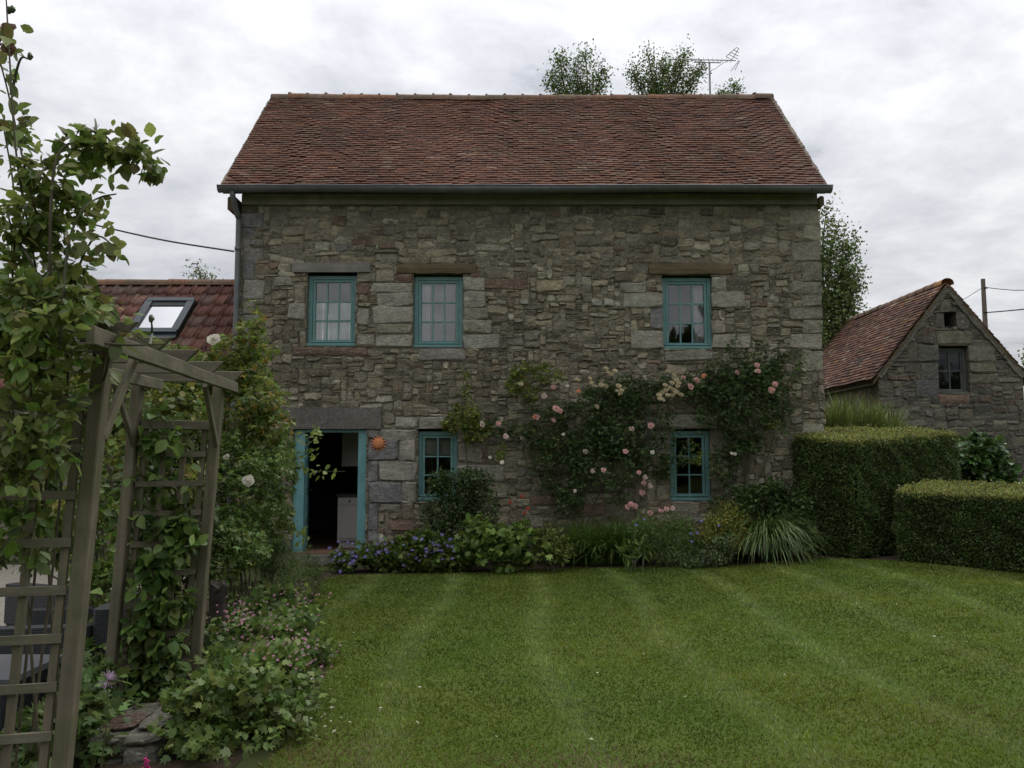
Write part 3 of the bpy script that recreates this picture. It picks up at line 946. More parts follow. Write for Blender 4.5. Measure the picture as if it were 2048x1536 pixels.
MB().bar((HX1+.04, 12.42, gA.z-.10), (HX1+.04, 12.9, gA.z-.10), .08, .16, ch=.02).build('purlin_end', M['timber_brown'], cottage)

# ---- windows
def window(parent, r_, cols, rows, glass, Y0, rec=.085, fw=.062, sill=True, label=None, mat='teal', O=None):
    s0, s1, t0, t1 = r_
    x0, x1 = s0 + 0.004, s1 - 0.004
    z0, z1 = t0 + .004, t1 - .035
    yf = Y0 + rec
    f = MB()
    f.box((x0, yf, z0), (x0+fw, yf+.07, z1)); f.box((x1-fw, yf, z0), (x1, yf+.07, z1))
    f.box((x0+fw, yf+.002, z1-fw*.9), (x1-fw, yf+.07, z1)); f.box((x0+fw, yf+.002, z0), (x1-fw, yf+.07, z0+fw*.8))
    w = f.build('window', M[mat], parent, ((x0+x1)/2, yf, z0))
    if label: w['label'] = label
    sx0, sx1, sz0, sz1 = x0+fw+.006, x1-fw-.006, z0+fw*.8+.012, z1-fw*.9-.006
    sw = fw*.62
    f = MB()
    f.box((sx0, yf+.012, sz0), (sx0+sw, yf+.055, sz1)); f.box((sx1-sw, yf+.012, sz0), (sx1, yf+.055, sz1))
    f.box((sx0+sw, yf+.014, sz1-sw), (sx1-sw, yf+.055, sz1)); f.box((sx0+sw, yf+.014, sz0), (sx1-sw, yf+.055, sz0+sw*1.1))
    f.build('sash', M[mat], w)
    gx0, gx1, gz0, gz1 = sx0+sw, sx1-sw, sz0+sw*1.1, sz1-sw
    bw = .022
    for i in range(1, cols):
        x = gx0 + (gx1-gx0)*i/cols
        MB().box((x-bw/2, yf+.016, gz0), (x+bw/2, yf+.05, gz1)).build('glazing_bar', M[mat], w)
    for k in range(1, rows):
        z = gz0 + (gz1-gz0)*k/rows
        MB().box((gx0, yf+.019, z-bw/2), (gx1, yf+.048, z+bw/2)).build('glazing_bar', M[mat], w)
    for i in range(cols):
        for k in range(rows):
            a0, a1 = gx0+(gx1-gx0)*i/cols+bw/2-.003, gx0+(gx1-gx0)*(i+1)/cols-bw/2+.003
            b0, b1 = gz0+(gz1-gz0)*k/rows+bw/2-.003, gz0+(gz1-gz0)*(k+1)/rows-bw/2+.003
            yy = yf+.034
            j = [rnd.uniform(-.0015, .0015) for _ in range(2)]
            me = mesh('pane', [(a0,yy+j[0],b0),(a1,yy-j[0],b0),(a1,yy-j[0]+j[1],b1),(a0,yy+j[0]+j[1],b1)], [(0,1,2,3)], M[glass])
            o = obj('pane', me, w); o.location = -WLOC[w.name]
    if sill:
        f = MB(); f.bar((x0-.004, yf-.028, z0+.022), (x1+.004, yf-.028, z0+.022), .075, .046, ch=.006)
        f.bar((x0+fw*.5, yf-.012, z0+fw*.8+.02), (x1-fw*.5, yf-.012, z0+fw*.8+.02), .03, .022, ch=.004)
        f.build('sill', M[mat], w)
    return w, (gx0, gx1, gz0, gz1, yf)
def sh(r_): return (r_[0]+HX0, r_[1]+HX0, r_[2], r_[3])
w1, g1 = window(cottage, sh(W1), 3, 3, 'glass', HY, label='nine pane teal window with white net curtain')
w2, g2 = window(cottage, sh(W2), 3, 3, 'glass', HY, label='nine pane teal window under the middle timber lintel')
w3, g3 = window(cottage, sh(W3), 3, 3, 'glass', HY, label='nine pane teal window above the climbing rose')
w4, g4 = window(cottage, sh(W4), 2, 3, 'glass_dark', HY, label='six pane teal window behind the dark bush')
w5, g5 = window(cottage, sh(W5), 2, 3, 'glass_dark', HY, label='six pane teal window within the climbing rose')
def curtain(name, g_, fx0, fx1, fz0, fz1, col, label, amp=.012, dy=.10):
    gx0, gx1, gz0, gz1, yf = g_
    x0, x1 = gx0+(gx1-gx0)*fx0, gx0+(gx1-gx0)*fx1
    z0, z1 = gz0+(gz1-gz0)*fz0, gz0+(gz1-gz0)*fz1
    n = 48; V = []
    q = rnd.uniform(0, 6)
    for k in range(4):
        z = z0+(z1-z0)*k/3
        for i in range(n+1):
            x = x0+(x1-x0)*i/n
            V.append((x, yf+dy+amp*math.sin(x*75+q+.5*math.sin(x*23))*(1.2-.2*k)+amp*.5*math.sin(x*31+k*.3), z))
    F = [(k*(n+1)+i, k*(n+1)+i+1, (k+1)*(n+1)+i+1, (k+1)*(n+1)+i) for k in range(3) for i in range(n)]
    o = obj(name, mesh(name, V, F, M['curtain'], col, True), None)
    tag(o, label, 'curtain')
WHITE = (0.86, 0.88, 0.88)
curtain('net_curtain', g1, -.02, 1.02, -.05, .665, WHITE, 'white net curtain covering the lower panes of the left upper window', .014, .045)
curtain('side_curtain', g2, -.02, .24, -.05, 1.03, (0.62,0.66,0.64), 'pale side curtain behind the left panes of the middle upper window', .02)
curtain('side_curtain', g3, .74, 1.02, -.05, 1.03, (0.6,0.58,0.6), 'pale side curtain behind the right panes of the right upper window', .02)
curtain('window_blind', g4, -.02, 1.02, .70, 1.03, (0.40,0.38,0.32), 'cream blind pulled part way down in the lower left window', .003)
curtain('voile_curtain', g2, .24, 1.02, -.05, 1.03, (0.23,0.235,0.25), 'thin grey voile hanging behind the middle upper window', .002, .16)

# ---- door
dx0, dx1, dz0, dz1 = DR[0]+HX0, DR[1]+HX0, DR[2], DR[3]
door = MB()
door.box((dx0+.005, HY+.04, dz0+.03), (dx0+.17, HY+.16, dz1-.01), ch=.006)
door.box((dx1-.145, HY+.04, dz0+.03), (dx1-.005, HY+.16, dz1-.01), ch=.006)
door.box((dx0+.17, HY+.06, dz1-.05), (dx1-.145, HY+.15, dz1-.008))
door_o = door.build('door_frame', M['teal_light'], cottage, (dx0, HY+.04, dz0))
mb = MB()
hg, hd = Vector((dx0+.155, HY+.17, 0)), Vector((-.19, .98, 0)).normalized()
mb.bar(hg+hd*.39+Vector((0,0,dz0+.04)), hg+hd*.39+Vector((0,0,dz1-.06)), .04, .78, up=hd)
for zc in (.25, .7, 1.15, 1.6): mb.bar(hg+hd*.39+Vector((.024,0,dz0+zc-.14)), hg+hd*.39+Vector((.024,0,dz0+zc+.18)), .008, .6, up=hd)
dl = mb.build('door_leaf', M['teal_light'], door_o)
mb = MB(); q1 = hg+hd*.7+Vector((.02,0,1.05)); mb.tube([q1, q1+Vector((.05,.01,0)), q1+Vector((.05,.01,0))-hd*.1], .009, n=6)
mb.build('handle', M['dark_metal'], door_o)
mb = MB(); mb.box((dx0-.02, HY-.30, 0.0), (dx1+.02, HY+.44, .13), ch=.015)
st = mb.build('door_step', M['render_band'], cottage)
mb = MB(); mb.box((dx0+.0, HY-.05, .131), (dx1, HY+.43, .155)); mb.build('threshold', M['floor'], cottage)

# ---- kitchen seen through the doorway
kp = at(676, 990, 13.75)
cab = empty('kitchen_cabinet', (kp.x+.35, 13.75, .08), 'pale kitchen base cabinet standing inside the doorway', 'cabinet')
mb = MB(); mb.box((kp.x, 13.75, .2), (kp.x+.8, 14.35, .92)); mb.build('carcass', M['cabinet'], cab)
for a_, b_ in ((.012, .40), (.41, .79)): MB().box((kp.x+a_, 13.73, .24), (kp.x+b_, 13.748, .78)).build('cabinet_door', M['cabinet'], cab)
for a_, b_ in ((.012, .40), (.41, .79)): MB().box((kp.x+a_, 13.73, .79), (kp.x+b_, 13.748, .91)).build('drawer_front', M['cabinet'], cab)
mb = MB(); mb.box((kp.x+.02, 13.8, .08), (kp.x+.8, 14.3, .199)); mb.build('plinth', M['cabinet'], cab)
mb = MB(); mb.box((kp.x-.02, 13.70, .921), (kp.x+.82, 14.36, .965), ch=.008); mb.build('worktop', M['dark_metal'], cab)
mb = MB(); mb.tube([(kp.x+.2, 13.725, .85), (kp.x+.2, 13.70, .85)], .016, n=8); mb.build('knob', M['dark_metal'], cab)
wc = empty('wall_cupboard', (kp.x+.35, 14.0, 1.42), 'pale wall cupboard above the kitchen worktop inside the doorway', 'cupboard')
mb = MB(); mb.box((kp.x, 14.0, 1.42), (kp.x+.8, 14.35, 2.2)); mb.build('carcass', M['cabinet'], wc)
for a_, b_ in ((.012, .395), (.405, .79)): MB().box((kp.x+a_, 13.98, 1.43), (kp.x+b_, 13.998, 2.19)).build('cupboard_door', M['cabinet'], wc)

# ---- terracotta sun
sp_ = at(757, 887, HY-.04)
sn = empty('sun_ornament', (sp_.x, HY-.035, sp_.z), 'terracotta sun face plaque hung beside the door', 'ornament')
mb = MB(); V, F = [], []
n = 24
for ring, (rr, dd) in enumerate(((.082, 0), (.080, .018), (.06, .032), (.03, .040))):
    for k in range(n): V.append((sp_.x+rr*math.cos(6.2832*k/n), HY-.035-dd, sp_.z+rr*math.sin(6.2832*k/n)))
V.append((sp_.x, HY-.035-.043, sp_.z))
for i in range(3):
    for k in range(n): F.append((i*n+k, i*n+(k+1) % n, (i+1)*n+(k+1) % n, (i+1)*n+k))
for k in range(n): F.append((3*n+k, 3*n+(k+1) % n, 4*n))
mb.add(V, F); mb.build('face_disc', M['terracotta'], sn, smooth=True)
for k in range(14):
    a = 6.2832*k/14; mb = MB()
    L = .135 if k % 2 == 0 else .125
    def q(r_, da, d): return (sp_.x+r_*math.cos(a+da), HY-.035-d, sp_.z+r_*math.sin(a+da))
    mb.add([q(.078,-.19,0), q(.078,.19,0), q(L,0,0), q(.085,0,.022), q(.105,-.10,.0), q(.105,.10,0)], [(0,4,3),(4,2,3),(2,5,3),(5,1,3),(1,0,3)])
    mb.build('ray', M['terracotta'], sn)
def blob(mb, c, r3, n=8, m=6):
    V, F = [], []
    for i in range(m+1):
        for k in range(n):
            V.append((c[0]+r3[0]*math.sin(math.pi*i/m)*math.cos(6.2832*k/n), c[1]+r3[1]*math.sin(math.pi*i/m)*math.sin(6.2832*k/n), c[2]+r3[2]*math.cos(math.pi*i/m)))
    for i in range(m):
        for k in range(n): F.append((i*n+k, (i+1)*n+k, (i+1)*n+(k+1) % n, i*n+(k+1) % n))
    mb.add(V, F)
fy = HY-.035-.038
for nm, lst in (('nose', [((0,0,-.004),(.011,.018,.022))]), ('eye', [((-.028,.004,.022),(.014,.010,.007)), ((.028,.004,.022),(.014,.010,.007))]), ('brow', [((-.028,.004,.036),(.019,.012,.005)), ((.028,.004,.036),(.019,.012,.005))]), ('mouth', [((0,.003,-.035),(.022,.010,.006))]), ('cheek', [((-.036,.006,-.014),(.016,.012,.014)), ((.036,.006,-.014),(.016,.012,.014))])):
    for d, r3 in lst:
        mb = MB(); blob(mb, (sp_.x+d[0], fy+d[1], sp_.z+d[2]), r3); mb.build(nm, M['terracotta'], sn, smooth=True)

# ================================================================== annexe with interlocking tiles
AXr, AXl = HX0-.06, -9.6
aR = at(400, 563, 14.6); AR_Y, AR_Z = 14.6, aR.z - .06
AE_Y, AE_Z = 12.45, AR_Z - 2.02
annex = empty('low_annexe', ((AXr+AXl)/2, AE_Y+.2, 0), 'low annexe with weathered dark red interlocking tiles left of the cottage', 'house')
mb = MB(); mb.box((AXl+.1, AE_Y+.2, 0), (AXr, AE_Y+4, AE_Z+.02)); mb.build('wall', M['mortar'], annex)
av = Vector((0, AR_Y-AE_Y, AR_Z-AE_Z)); AL = av.length; av.normalize(); an = Vector((0, -av.z, av.y))
mb = MB()
mb.add([(AXl,AE_Y,AE_Z),(AXr,AE_Y,AE_Z),(AXr,AR_Y,AR_Z),(AXl,AR_Y,AR_Z),(AXl,2*AR_Y-AE_Y,AE_Z),(AXr,2*AR_Y-AE_Y,AE_Z)], [(0,1,2,3),(3,2,5,4)])
aroof = mb.build('roof', M['timber_brown'], annex)
def itile(w, L, c):
    prof = [(0,.004),(.02,.042),(.045,.042),(.062,.010),(.085,.004),(.11,.010),(.125,.016),(.14,.010),(.165,.004),(.19,.006),(.205,.026),(.23,.030)]
    V, F = [], []
    n = len(prof)
    for t, dz in ((-.02, .022), (0, .046), (L*.5, .024), (L+.04, .0)):
        for s, h in prof: V.append((s/.23*w, t, (h if t >= 0 else h-.012)+dz))
    for i in range(3):
        for k in range(n-1): F.append((i*n+k, i*n+k+1, (i+1)*n+k+1, (i+1)*n+k))
    Vw = [Vector((x, 0, 0)) + av*t + an*h for x, t, h in V]
    return mesh('interlocking_tile', Vw, F, M['old_tile'], c, True)
M['old_tile'] = tile_mat('weathered_interlocking_tile', 0.75)
ATC = [(0.108,0.050,0.040), (0.128,0.058,0.044), (0.090,0.046,0.040), (0.145,0.068,0.050), (0.115,0.072,0.060), (0.19,0.105,0.08)]
it_me = [itile(.232, .34, c) for c in ATC]
def roof_hit(px, py):
    d = ray(px, py); o_ = Vector((0, 0, EYE)); p0 = Vector((0, AE_Y, AE_Z)) + an*.08
    t = (p0-o_).dot(an)/d.dot(an)
    return o_ + d*t
sk = [roof_hit(*p) for p in ((297,603), (381,603), (354,664), (268,664))]
skx0, skx1 = (sk[0].x+sk[3].x)/2, (sk[1].x+sk[2].x)/2
skt0, skt1 = (sk[2]-Vector((0,AE_Y,AE_Z))).dot(av), (sk[0]-Vector((0,AE_Y,AE_Z))).dot(av)
arows = int(AL/.34)
for i in range(arows+1):
    for j in range(23):
        x = AXr - .235*(j+1)
        t = AL - .32 - i*.335 - .04
        if t < -.3: continue
        if x+.23 > skx0+.04 and x < skx1-.04 and t+.3 > skt0+.05 and t < skt1-.08: continue
        o = obj('interlocking_tile', rnd.choices(it_me, (22,20,20,14,12,6))[0], aroof, Vector((x+rnd.uniform(-.004,.004), AE_Y, AE_Z)) + av*(t+rnd.uniform(-.008,.008)) + an*rnd.uniform(0,.006))
for i in range(14):
    x = AXr - .38*(i+1)
    o = obj('ridge_tile', rnd.choice(rt_me), aroof, (x, AR_Y, AR_Z+.0+rnd.uniform(-.006,.006)))
    o.scale = (1.15, .95, .95)
def rp(x, t, h): return Vector((x, AE_Y, AE_Z)) + av*t + an*h
mb = MB(); hh = .095
mb.bar(rp(skx0, skt0, hh), rp(skx0, skt1, hh), .12, .075, up=an); mb.bar(rp(skx1, skt0, hh), rp(skx1, skt1, hh), .12, .075, up=an)
mb.bar(rp(skx0-.042, skt1, hh), rp(skx1+.042, skt1, hh), .10, .085, up=an); mb.bar(rp(skx0-.042, skt0, hh), rp(skx1+.042, skt0, hh), .11, .07, up=an)
sky_o = mb.build('skylight', M['dark_metal'], annex)
mb = MB(); ii = .07
mb.add([rp(skx0+ii-.03, skt0+.05, hh), rp(skx1-ii+.03, skt0+.05, hh), rp(skx1-ii+.03, skt1-.16, hh), rp(skx0+ii-.03, skt1-.16, hh)], [(0,1,2,3)])
mb.build('pane', M['skyglass'], sky_o)
mb = MB(); mb.bar(rp(skx0+.04, skt1-.11, hh-.01), rp(skx1-.04, skt1-.11, hh-.01), .12, .05, up=an); mb.build('blind_cassette', M['cable'], sky_o)
mb = MB(); mb.add([rp(skx0-.05, skt0-.16, .082), rp(skx1+.05, skt0-.16, .082), rp(skx1+.05, skt0, .086), rp(skx0-.05, skt0, .086)], [(0,1,2,3)]); mb.build('flashing', M['dark_metal'], sky_o)

# ================================================================== barn on the right
BY = 16.0
apex = at(1893, 572, BY); el = at(1757, 752, BY)
BX, BHW = apex.x, apex.x - el.x
BZ, BE = apex.z, el.z
BL = 9.0
barn = empty('stone_barn', (BX, BY, gz(9, 16)), 'small stone barn with steep tiled roof and gable window behind the hedge', 'barn')
bx0, bx1 = BX-BHW, BX+BHW
bw_ = lambda x0, y0, x1, y1: (at(x0,y1,BY).x-bx0, at(x1,y0,BY).x-bx0, at(x1,y1,BY).z, at(x1,y0,BY).z)
BWIN = bw_(1877, 691, 1937, 787); BSL = bw_(1889, 624, 1912, 654)
mb = MB()
# gable face: columns of quads up to the verge, leaving the two openings
import bmesh
bm = bmesh.new()
bm.faces.new([bm.verts.new(v) for v in ((bx0,BY,0),(bx1,BY,0),(bx1,BY,BE),(BX,BY,BZ),(bx0,BY,BE))])
for h in (BWIN, BSL):
    for k in (0, 1): bmesh.ops.bisect_plane(bm, geom=bm.verts[:]+bm.edges[:]+bm.faces[:], plane_co=(bx0+h[k],0,0), plane_no=(1,0,0))
    for k in (2, 3): bmesh.ops.bisect_plane(bm, geom=bm.verts[:]+bm.edges[:]+bm.faces[:], plane_co=(0,0,h[k]), plane_no=(0,0,1))
kill = []
for f in bm.faces:
    c = f.calc_center_median()
    if any(bx0+h[0] < c.x < bx0+h[1] and h[2] < c.z < h[3] for h in (BWIN, BSL)): kill.append(f)
bmesh.ops.delete(bm, geom=kill, context='FACES')
bm.verts.ensure_lookup_table(); bm.verts.index_update()
mb.add([tuple(v.co) for v in bm.verts], [tuple(v.index for v in f.verts) for f in bm.faces])
bm.free()
for s0, s1, t0, t1 in (BWIN, BSL):
    for a, b in (((s0,t0),(s0,t1)), ((s0,t1),(s1,t1)), ((s1,t1),(s1,t0)), ((s1,t0),(s0,t0))):
        mb.add([(bx0+a[0],BY,a[1]),(bx0+b[0],BY,b[1]),(bx0+b[0],BY+.4,b[1]),(bx0+a[0],BY+.4,a[1])], [(0,1,2,3)])
mb.add([(bx0,BY,0),(bx0,BY+BL,0),(bx0,BY+BL,BE),(bx0,BY,BE)], [(3,2,1,0)])
mb.add([(bx1,BY,0),(bx1,BY+BL,0),(bx1,BY+BL,BE),(bx1,BY,BE)], [(0,1,2,3)])
mb.add([(bx0,BY+BL,0),(bx1,BY+BL,0),(bx1,BY+BL,BE),(BX,BY+BL,BZ),(bx0,BY+BL,BE)], [(0,1,2,3,4)])
bwall = mb.build('wall', M['barn_mortar'], barn)
BC = [(0.170,0.160,0.130), (0.205,0.190,0.148), (0.138,0.130,0.110), (0.23,0.208,0.152), (0.17,0.13,0.10), (0.105,0.096,0.08)]
def bcol(s, t, r): return sj(r.choices(BC, (24,20,20,12,10,10))[0], r)
bspec = []
for a in ((1937,691,1990,725,(0.16,0.15,0.12)),(1938,725,1992,745,(0.17,0.15,0.11)),(1938,747,1995,768,(0.16,0.15,0.11)),(1835,690,1876,722,(0.12,0.115,0.10)),(1840,725,1876,760,(0.115,0.11,0.095)),(1830,760,1876,795,(0.11,0.105,0.10)),(1872,662,1945,690,(0.15,0.135,0.095)),(1870,626,1888,656,(0.13,0.12,0.1)),(1913,624,1938,660,(0.12,0.11,0.09)),(1876,788,1940,806,RED)):
    r_ = bw_(*a[:4]); bspec.append((*r_, tuple(k*1.25 for k in a[4]), .02))
def bins(s, t):
    x = abs(s - BHW); lim = BE + (BZ-BE)*(1 - x/BHW) - .05
    return t < lim and t > 0.6
def bsize(s, t): return rnd.choices((3,4,5,6,8,10), (14,20,22,18,14,8))[0], rnd.choices((2,3,4,5), (30,36,22,10))[0]
masonry(bwall, (bx0,BY,0), (1,0,0), (0,0,1), (0,-1,0), bx1-bx0, BZ, [BWIN, BSL], bspec, .055, .045, bsize, bcol, 130, random.Random(21), bins, (.003,.03), .010)
def bcol2(s, t, r): return sj(r.choices([(0.21,0.165,0.09),(0.17,0.14,0.085),(0.19,0.16,0.11),(0.13,0.11,0.08)], (3,3,2,2))[0], r)
masonry(bwall, (bx0,BY+BL,0), (0,-1,0), (0,0,1), (-1,0,0), BL, BE-.06, [], [], .09, .06, lambda s, t: (rnd.choice((3,4,5,7)), rnd.choice((3,4,5))), bcol2, 40, random.Random(22), lambda s, t: t > 1.2, (.005,.03))
# roof
bsl = Vector((BX-bx0, 0, BZ-BE)); BSLn = bsl.length; bv = bsl.normalized()
bn = Vector((-bv.z, 0, bv.x))
ov = .16
mb = MB()
e0 = Vector((bx0, BY-.04, BE)) - bv*ov + bn*.03
r0 = Vector((BX, BY-.04, BZ+.05))
e1 = Vector((bx1, BY-.04, BE)) - Vector((-bv.x,0,bv.z))*ov + Vector((bv.z,0,bv.x))*.03
dY = Vector((0, BL+.1, 0))
mb.add([e0, r0, r0+dY, e0+dY, e1, e1+dY], [(3,2,1,0), (1,2,5,4)])
lo = Vector((0, 0, -.07))
mb.add([e0+lo, r0+lo, r0+dY+lo, e0+dY+lo, e1+lo, e1+dY+lo, e0, r0, e1], [(0,1,2,3), (4,5,2,1), (0,6,7,1), (1,7,8,4)])
broof = mb.build('roof', M['timber_brown'], barn)
def btcol(s, t, r):
    c = r.choices([(0.150,0.080,0.055),(0.178,0.098,0.067),(0.122,0.068,0.051),(0.10,0.062,0.052),(0.215,0.152,0.112),(0.22,0.115,0.055)], (24,18,20,12,6,2 + (10 if t > BSLn-.2 and s > BL-1.6 else 0)))[0]
    return sj(c, r, .16)
# left slope is laid from the far end towards the gable so that the tiles nearest the gable come last
BU = Vector((0, -1, 0))
tile_roof(broof, e0+dY+bn*.035, BU, bv, bn, BL+.1, BSLn+ov, .088, .17, .022, 150, btcol, random.Random(31), .014)
tile_roof(broof, e1, Vector((0,1,0)), Vector((-bv.x,0,bv.z)), Vector((bv.z,0,bv.x)), BL+.1, BSLn+ov, .088, .17, .018, 0, btcol, random.Random(32), .02)
bnt = int((BL+.1)/.36)
brt = [ridge_tile_mesh(.375, .112, c, 'y') for c in ((0.20,0.125,0.09),(0.17,0.115,0.085),(0.22,0.14,0.10))]
brt_o = ridge_tile_mesh(.375, .118, (0.31,0.17,0.075), 'y')
for i in range(bnt):
    o = obj('ridge_tile', brt_o if i < 1 else rnd.choice(brt), broof, (BX, BY-.05+i*.36, BZ+.052+rnd.uniform(-.008,.008)))
    o.rotation_euler = (rnd.uniform(.0,.02), 0, 0)
mb = MB()
for d, sx in ((bv, -1), (Vector((-bv.x,0,bv.z)), 1)):
    st_ = Vector((BX+sx*BHW, BY-.012, BE-.02)); en = Vector((BX, BY-.012, BZ-.06))
    n = 16
    for i in range(n):
        a, b = st_.lerp(en, i/n), st_.lerp(en, (i+1)/n)
        mb.bar(a+Vector((0,rnd.uniform(-.006,.006),rnd.uniform(-.008,.008))), b, .05, .10+rnd.uniform(-.02,.03), up=(0,0,1))
mb.build('verge_band', M['render_band'], bwall)
def bwsh(r_): return (r_[0]+bx0, r_[1]+bx0, r_[2], r_[3])
M['grey_frame'] = wood_mat('grey_frame', (0.11,0.115,0.11), (1,1,.1))
M['glass_barn'] = glass_mat('barn_glass', .06, (0.6,0.62,0.62))
bwn, bg_ = window(barn, bwsh(BWIN), 2, 2, 'glass_barn', BY, .14, .055, True, 'weathered grey window in the barn gable', 'grey_frame')
ins = MB()
ins.add([(bx0+.1,BY+1.2,0),(bx1-.1,BY+1.2,0),(bx1-.1,BY+1.2,BE+.5),(bx0+.1,BY+1.2,BE+.5)], [(0,1,2,3)])
ins.add([(bx0+.1,BY+.42,1.2),(bx1-.1,BY+.42,1.2),(bx1-.1,BY+1.2,1.2),(bx0+.1,BY+1.2,1.2)], [(0,1,2,3)])
ins.build('interior_wall', M['inside'], barn)

# ================================================================== aerial, pole, cables
ap = at(1420, 186, 14.9)
aer = empty('tv_aerial', (ap.x, 14.9, RIDGE_Z-.3), 'metal television aerial on a mast above the roof ridge', 'aerial')
topz = at(1420, 124, 14.9).z
mb = MB(); mb.tube([(ap.x, 14.9, RIDGE_Z-.3), (ap.x, 14.9, topz)], .018, n=8); mb.build('mast', M['alu'], aer)
bA, bB = at(1335, 118, 15.0), at(1472, 121, 14.8)
mb = MB(); mb.tube([bA, bB], .010, n=6); boom = mb.build('boom', M['alu'], aer)
mb = MB(); mb.tube([at(1388,118.5,14.92), at(1388,124.5,14.92), at(1442,125.5,14.84), at(1442,120,14.84)], .010, n=6); mb.build('boom_brace', M['alu'], aer)
bd = (bB-bA).normalized(); pr_ = Vector((-bd.y*.35, .55, .80)).normalized()
for i in range(14):
    p = bA.lerp(bB, i/15.2+.01)
    MB().tube([p-pr_*.07, p+pr_*.09], .006, n=5).build('element', M['alu'], aer)
q0 = at(1466, 121, 14.8)
for (a, b) in ((( 1460,125), (1478,97)), ((1470,140), (1479,122)), ((1452,113), (1473,95)), ((1473,95), (1478,97)), ((1462,142), (1478,121)), ((1456,108),(1476,118)), ((1460,104),(1477,112)), ((1466,99),(1478,105)), ((1452,113),(1468,122))):
    MB().tube([at(*a,14.78), at(*b,14.78)], .007, n=5).build('reflector_rod', M['alu'], aer)
mb = MB(); mb.tube(spline([at(1458,121,14.8), at(1447,126,14.85), at(1430,138,14.88), (ap.x+.01,14.88,topz-.25), (ap.x+.005,14.88,RIDGE_Z-.1)], 5), .005, n=5); mb.build('lead', M['cable'], aer)

pp = at(1968, 600, 30)
pole = empty('utility_pole', (pp.x, 30, 0), 'wooden utility pole rising behind the barn roof', 'pole')
mb = MB(); mb.tube([(pp.x, 30, 0), (pp.x, 30, at(1968,558,30).z)], .13, .075, n=10); mb.build('shaft', M['pole'], pole)
for py in (575, 624): MB().tube([at(1968,py,29.9), at(1975,py+1,29.9)], .03, n=6).build('insulator', M['cable'], pole)
def cable(pts, rad, label):
    o = MB().tube(spline(pts, 8), rad, n=5).build('overhead_cable', M['cable'], None)
    tag(o, label, 'cable')
cable([at(1972,575,29.9), at(2010,579,29), at(2060,580,28), at(2300,570,24)], .014, 'upper overhead cable running right from the utility pole')
cable([at(1973,625,29.9), at(2010,622,29), at(2060,617,28), at(2300,590,24)], .022, 'lower overhead cable running right from the utility pole')
cable([at(1967,574,30), at(1935,594,30.5), at(1900,615,31)], .010, 'thin overhead cable running left from the utility pole')
cable([at(-200,360,14), at(60,418,13.4), at(203,453,13.0), at(330,481,12.75), at(468,503,12.5)], .014, 'dark overhead cable running to the cottage corner by the downpipe')

# ================================================================== foliage tools
def T(V, F): return np.array(V, float), np.array(F, int)
OVATE = T([(0,0,0),(-.24,.22,.05),(-.33,.5,.07),(-.2,.8,.03),(0,1.02,-.06),(.2,.8,.03),(.33,.5,.07),(.24,.22,.05),(0,.5,-.02)],
          [(0,8,1),(1,8,2),(2,8,3),(3,8,4),(4,8,5),(5,8,6),(6,8,7),(7,8,0)])
SIMPLE = T([(0,0,0),(-.32,.45,.08),(0,1,-.05),(.32,.45,.08)], [(0,3,2),(0,2,1)])
LOBED = T([(0,0,0),(-.30,.02,.04),(-.52,.30,.0),(-.30,.42,.05),(-.42,.78,-.03),(-.14,.68,.05),(0,1.05,-.05),(.14,.68,.05),(.42,.78,-.03),(.30,.42,.05),(.52,.30,0),(.30,.02,.04),(0,.38,0)],
          [(i, 12, i+1) for i in range(0, 11)] + [(11, 12, 0)])
LANCE = T([(0,0,0),(-.10,.4,.02),(0,1,-.12),(.10,.4,.02)], [(0,3,2),(0,2,1)])
TRIPLE = T([(0,.15,0),(-.2,.5,.06),(0,1.0,-.05),(.2,.5,.06), (-.05,.2,0),(-.42,.28,.05),(-.62,.62,-.04),(-.22,.5,0), (.05,.2,0),(.22,.5,0),(.62,.62,-.04),(.42,.28,.05)],
           [(0,3,2),(0,2,1),(4,7,6),(4,6,5),(8,11,10),(8,10,9)])

def unit(v): return v/np.maximum(1e-6, np.linalg.norm(v, axis=1, keepdims=True))
def leaf_geo(pos, d, nrm, size, tmpl, col):
    TV, TF = tmpl
    d = unit(d); nrm = nrm - (nrm*d).sum(1, keepdims=True)*d; nrm = unit(nrm); x = np.cross(d, nrm)
    s = size[:, None, None]
    V = pos[:, None, :] + s*(TV[None,:,0:1]*x[:,None,:] + TV[None,:,1:2]*d[:,None,:] + TV[None,:,2:3]*nrm[:,None,:])
    k = len(TV)
    F = (np.arange(len(pos))[:,None,None]*k + TF[None]).reshape(-1, 3)
    return V.reshape(-1, 3), F, np.repeat(col, k, 0)
def lush(cols):
    """fresh early-summer greens: a little more yellow in every leaf colour"""
    cols = np.array(cols, float)
    return cols*np.array([1.10, 1.16, 0.72])
def cols_rand(n, cols, w=None, dv=.22):
    cols = lush(cols); p = None if w is None else np.array(w)/sum(w)
    c = cols[NR.choice(len(cols), n, p=p)]
    return c*(1+NR.normal(0, dv, (n, 1)).clip(-.5, .7))*(1+NR.normal(0, .09, (n, 3)).clip(-.2, .2))
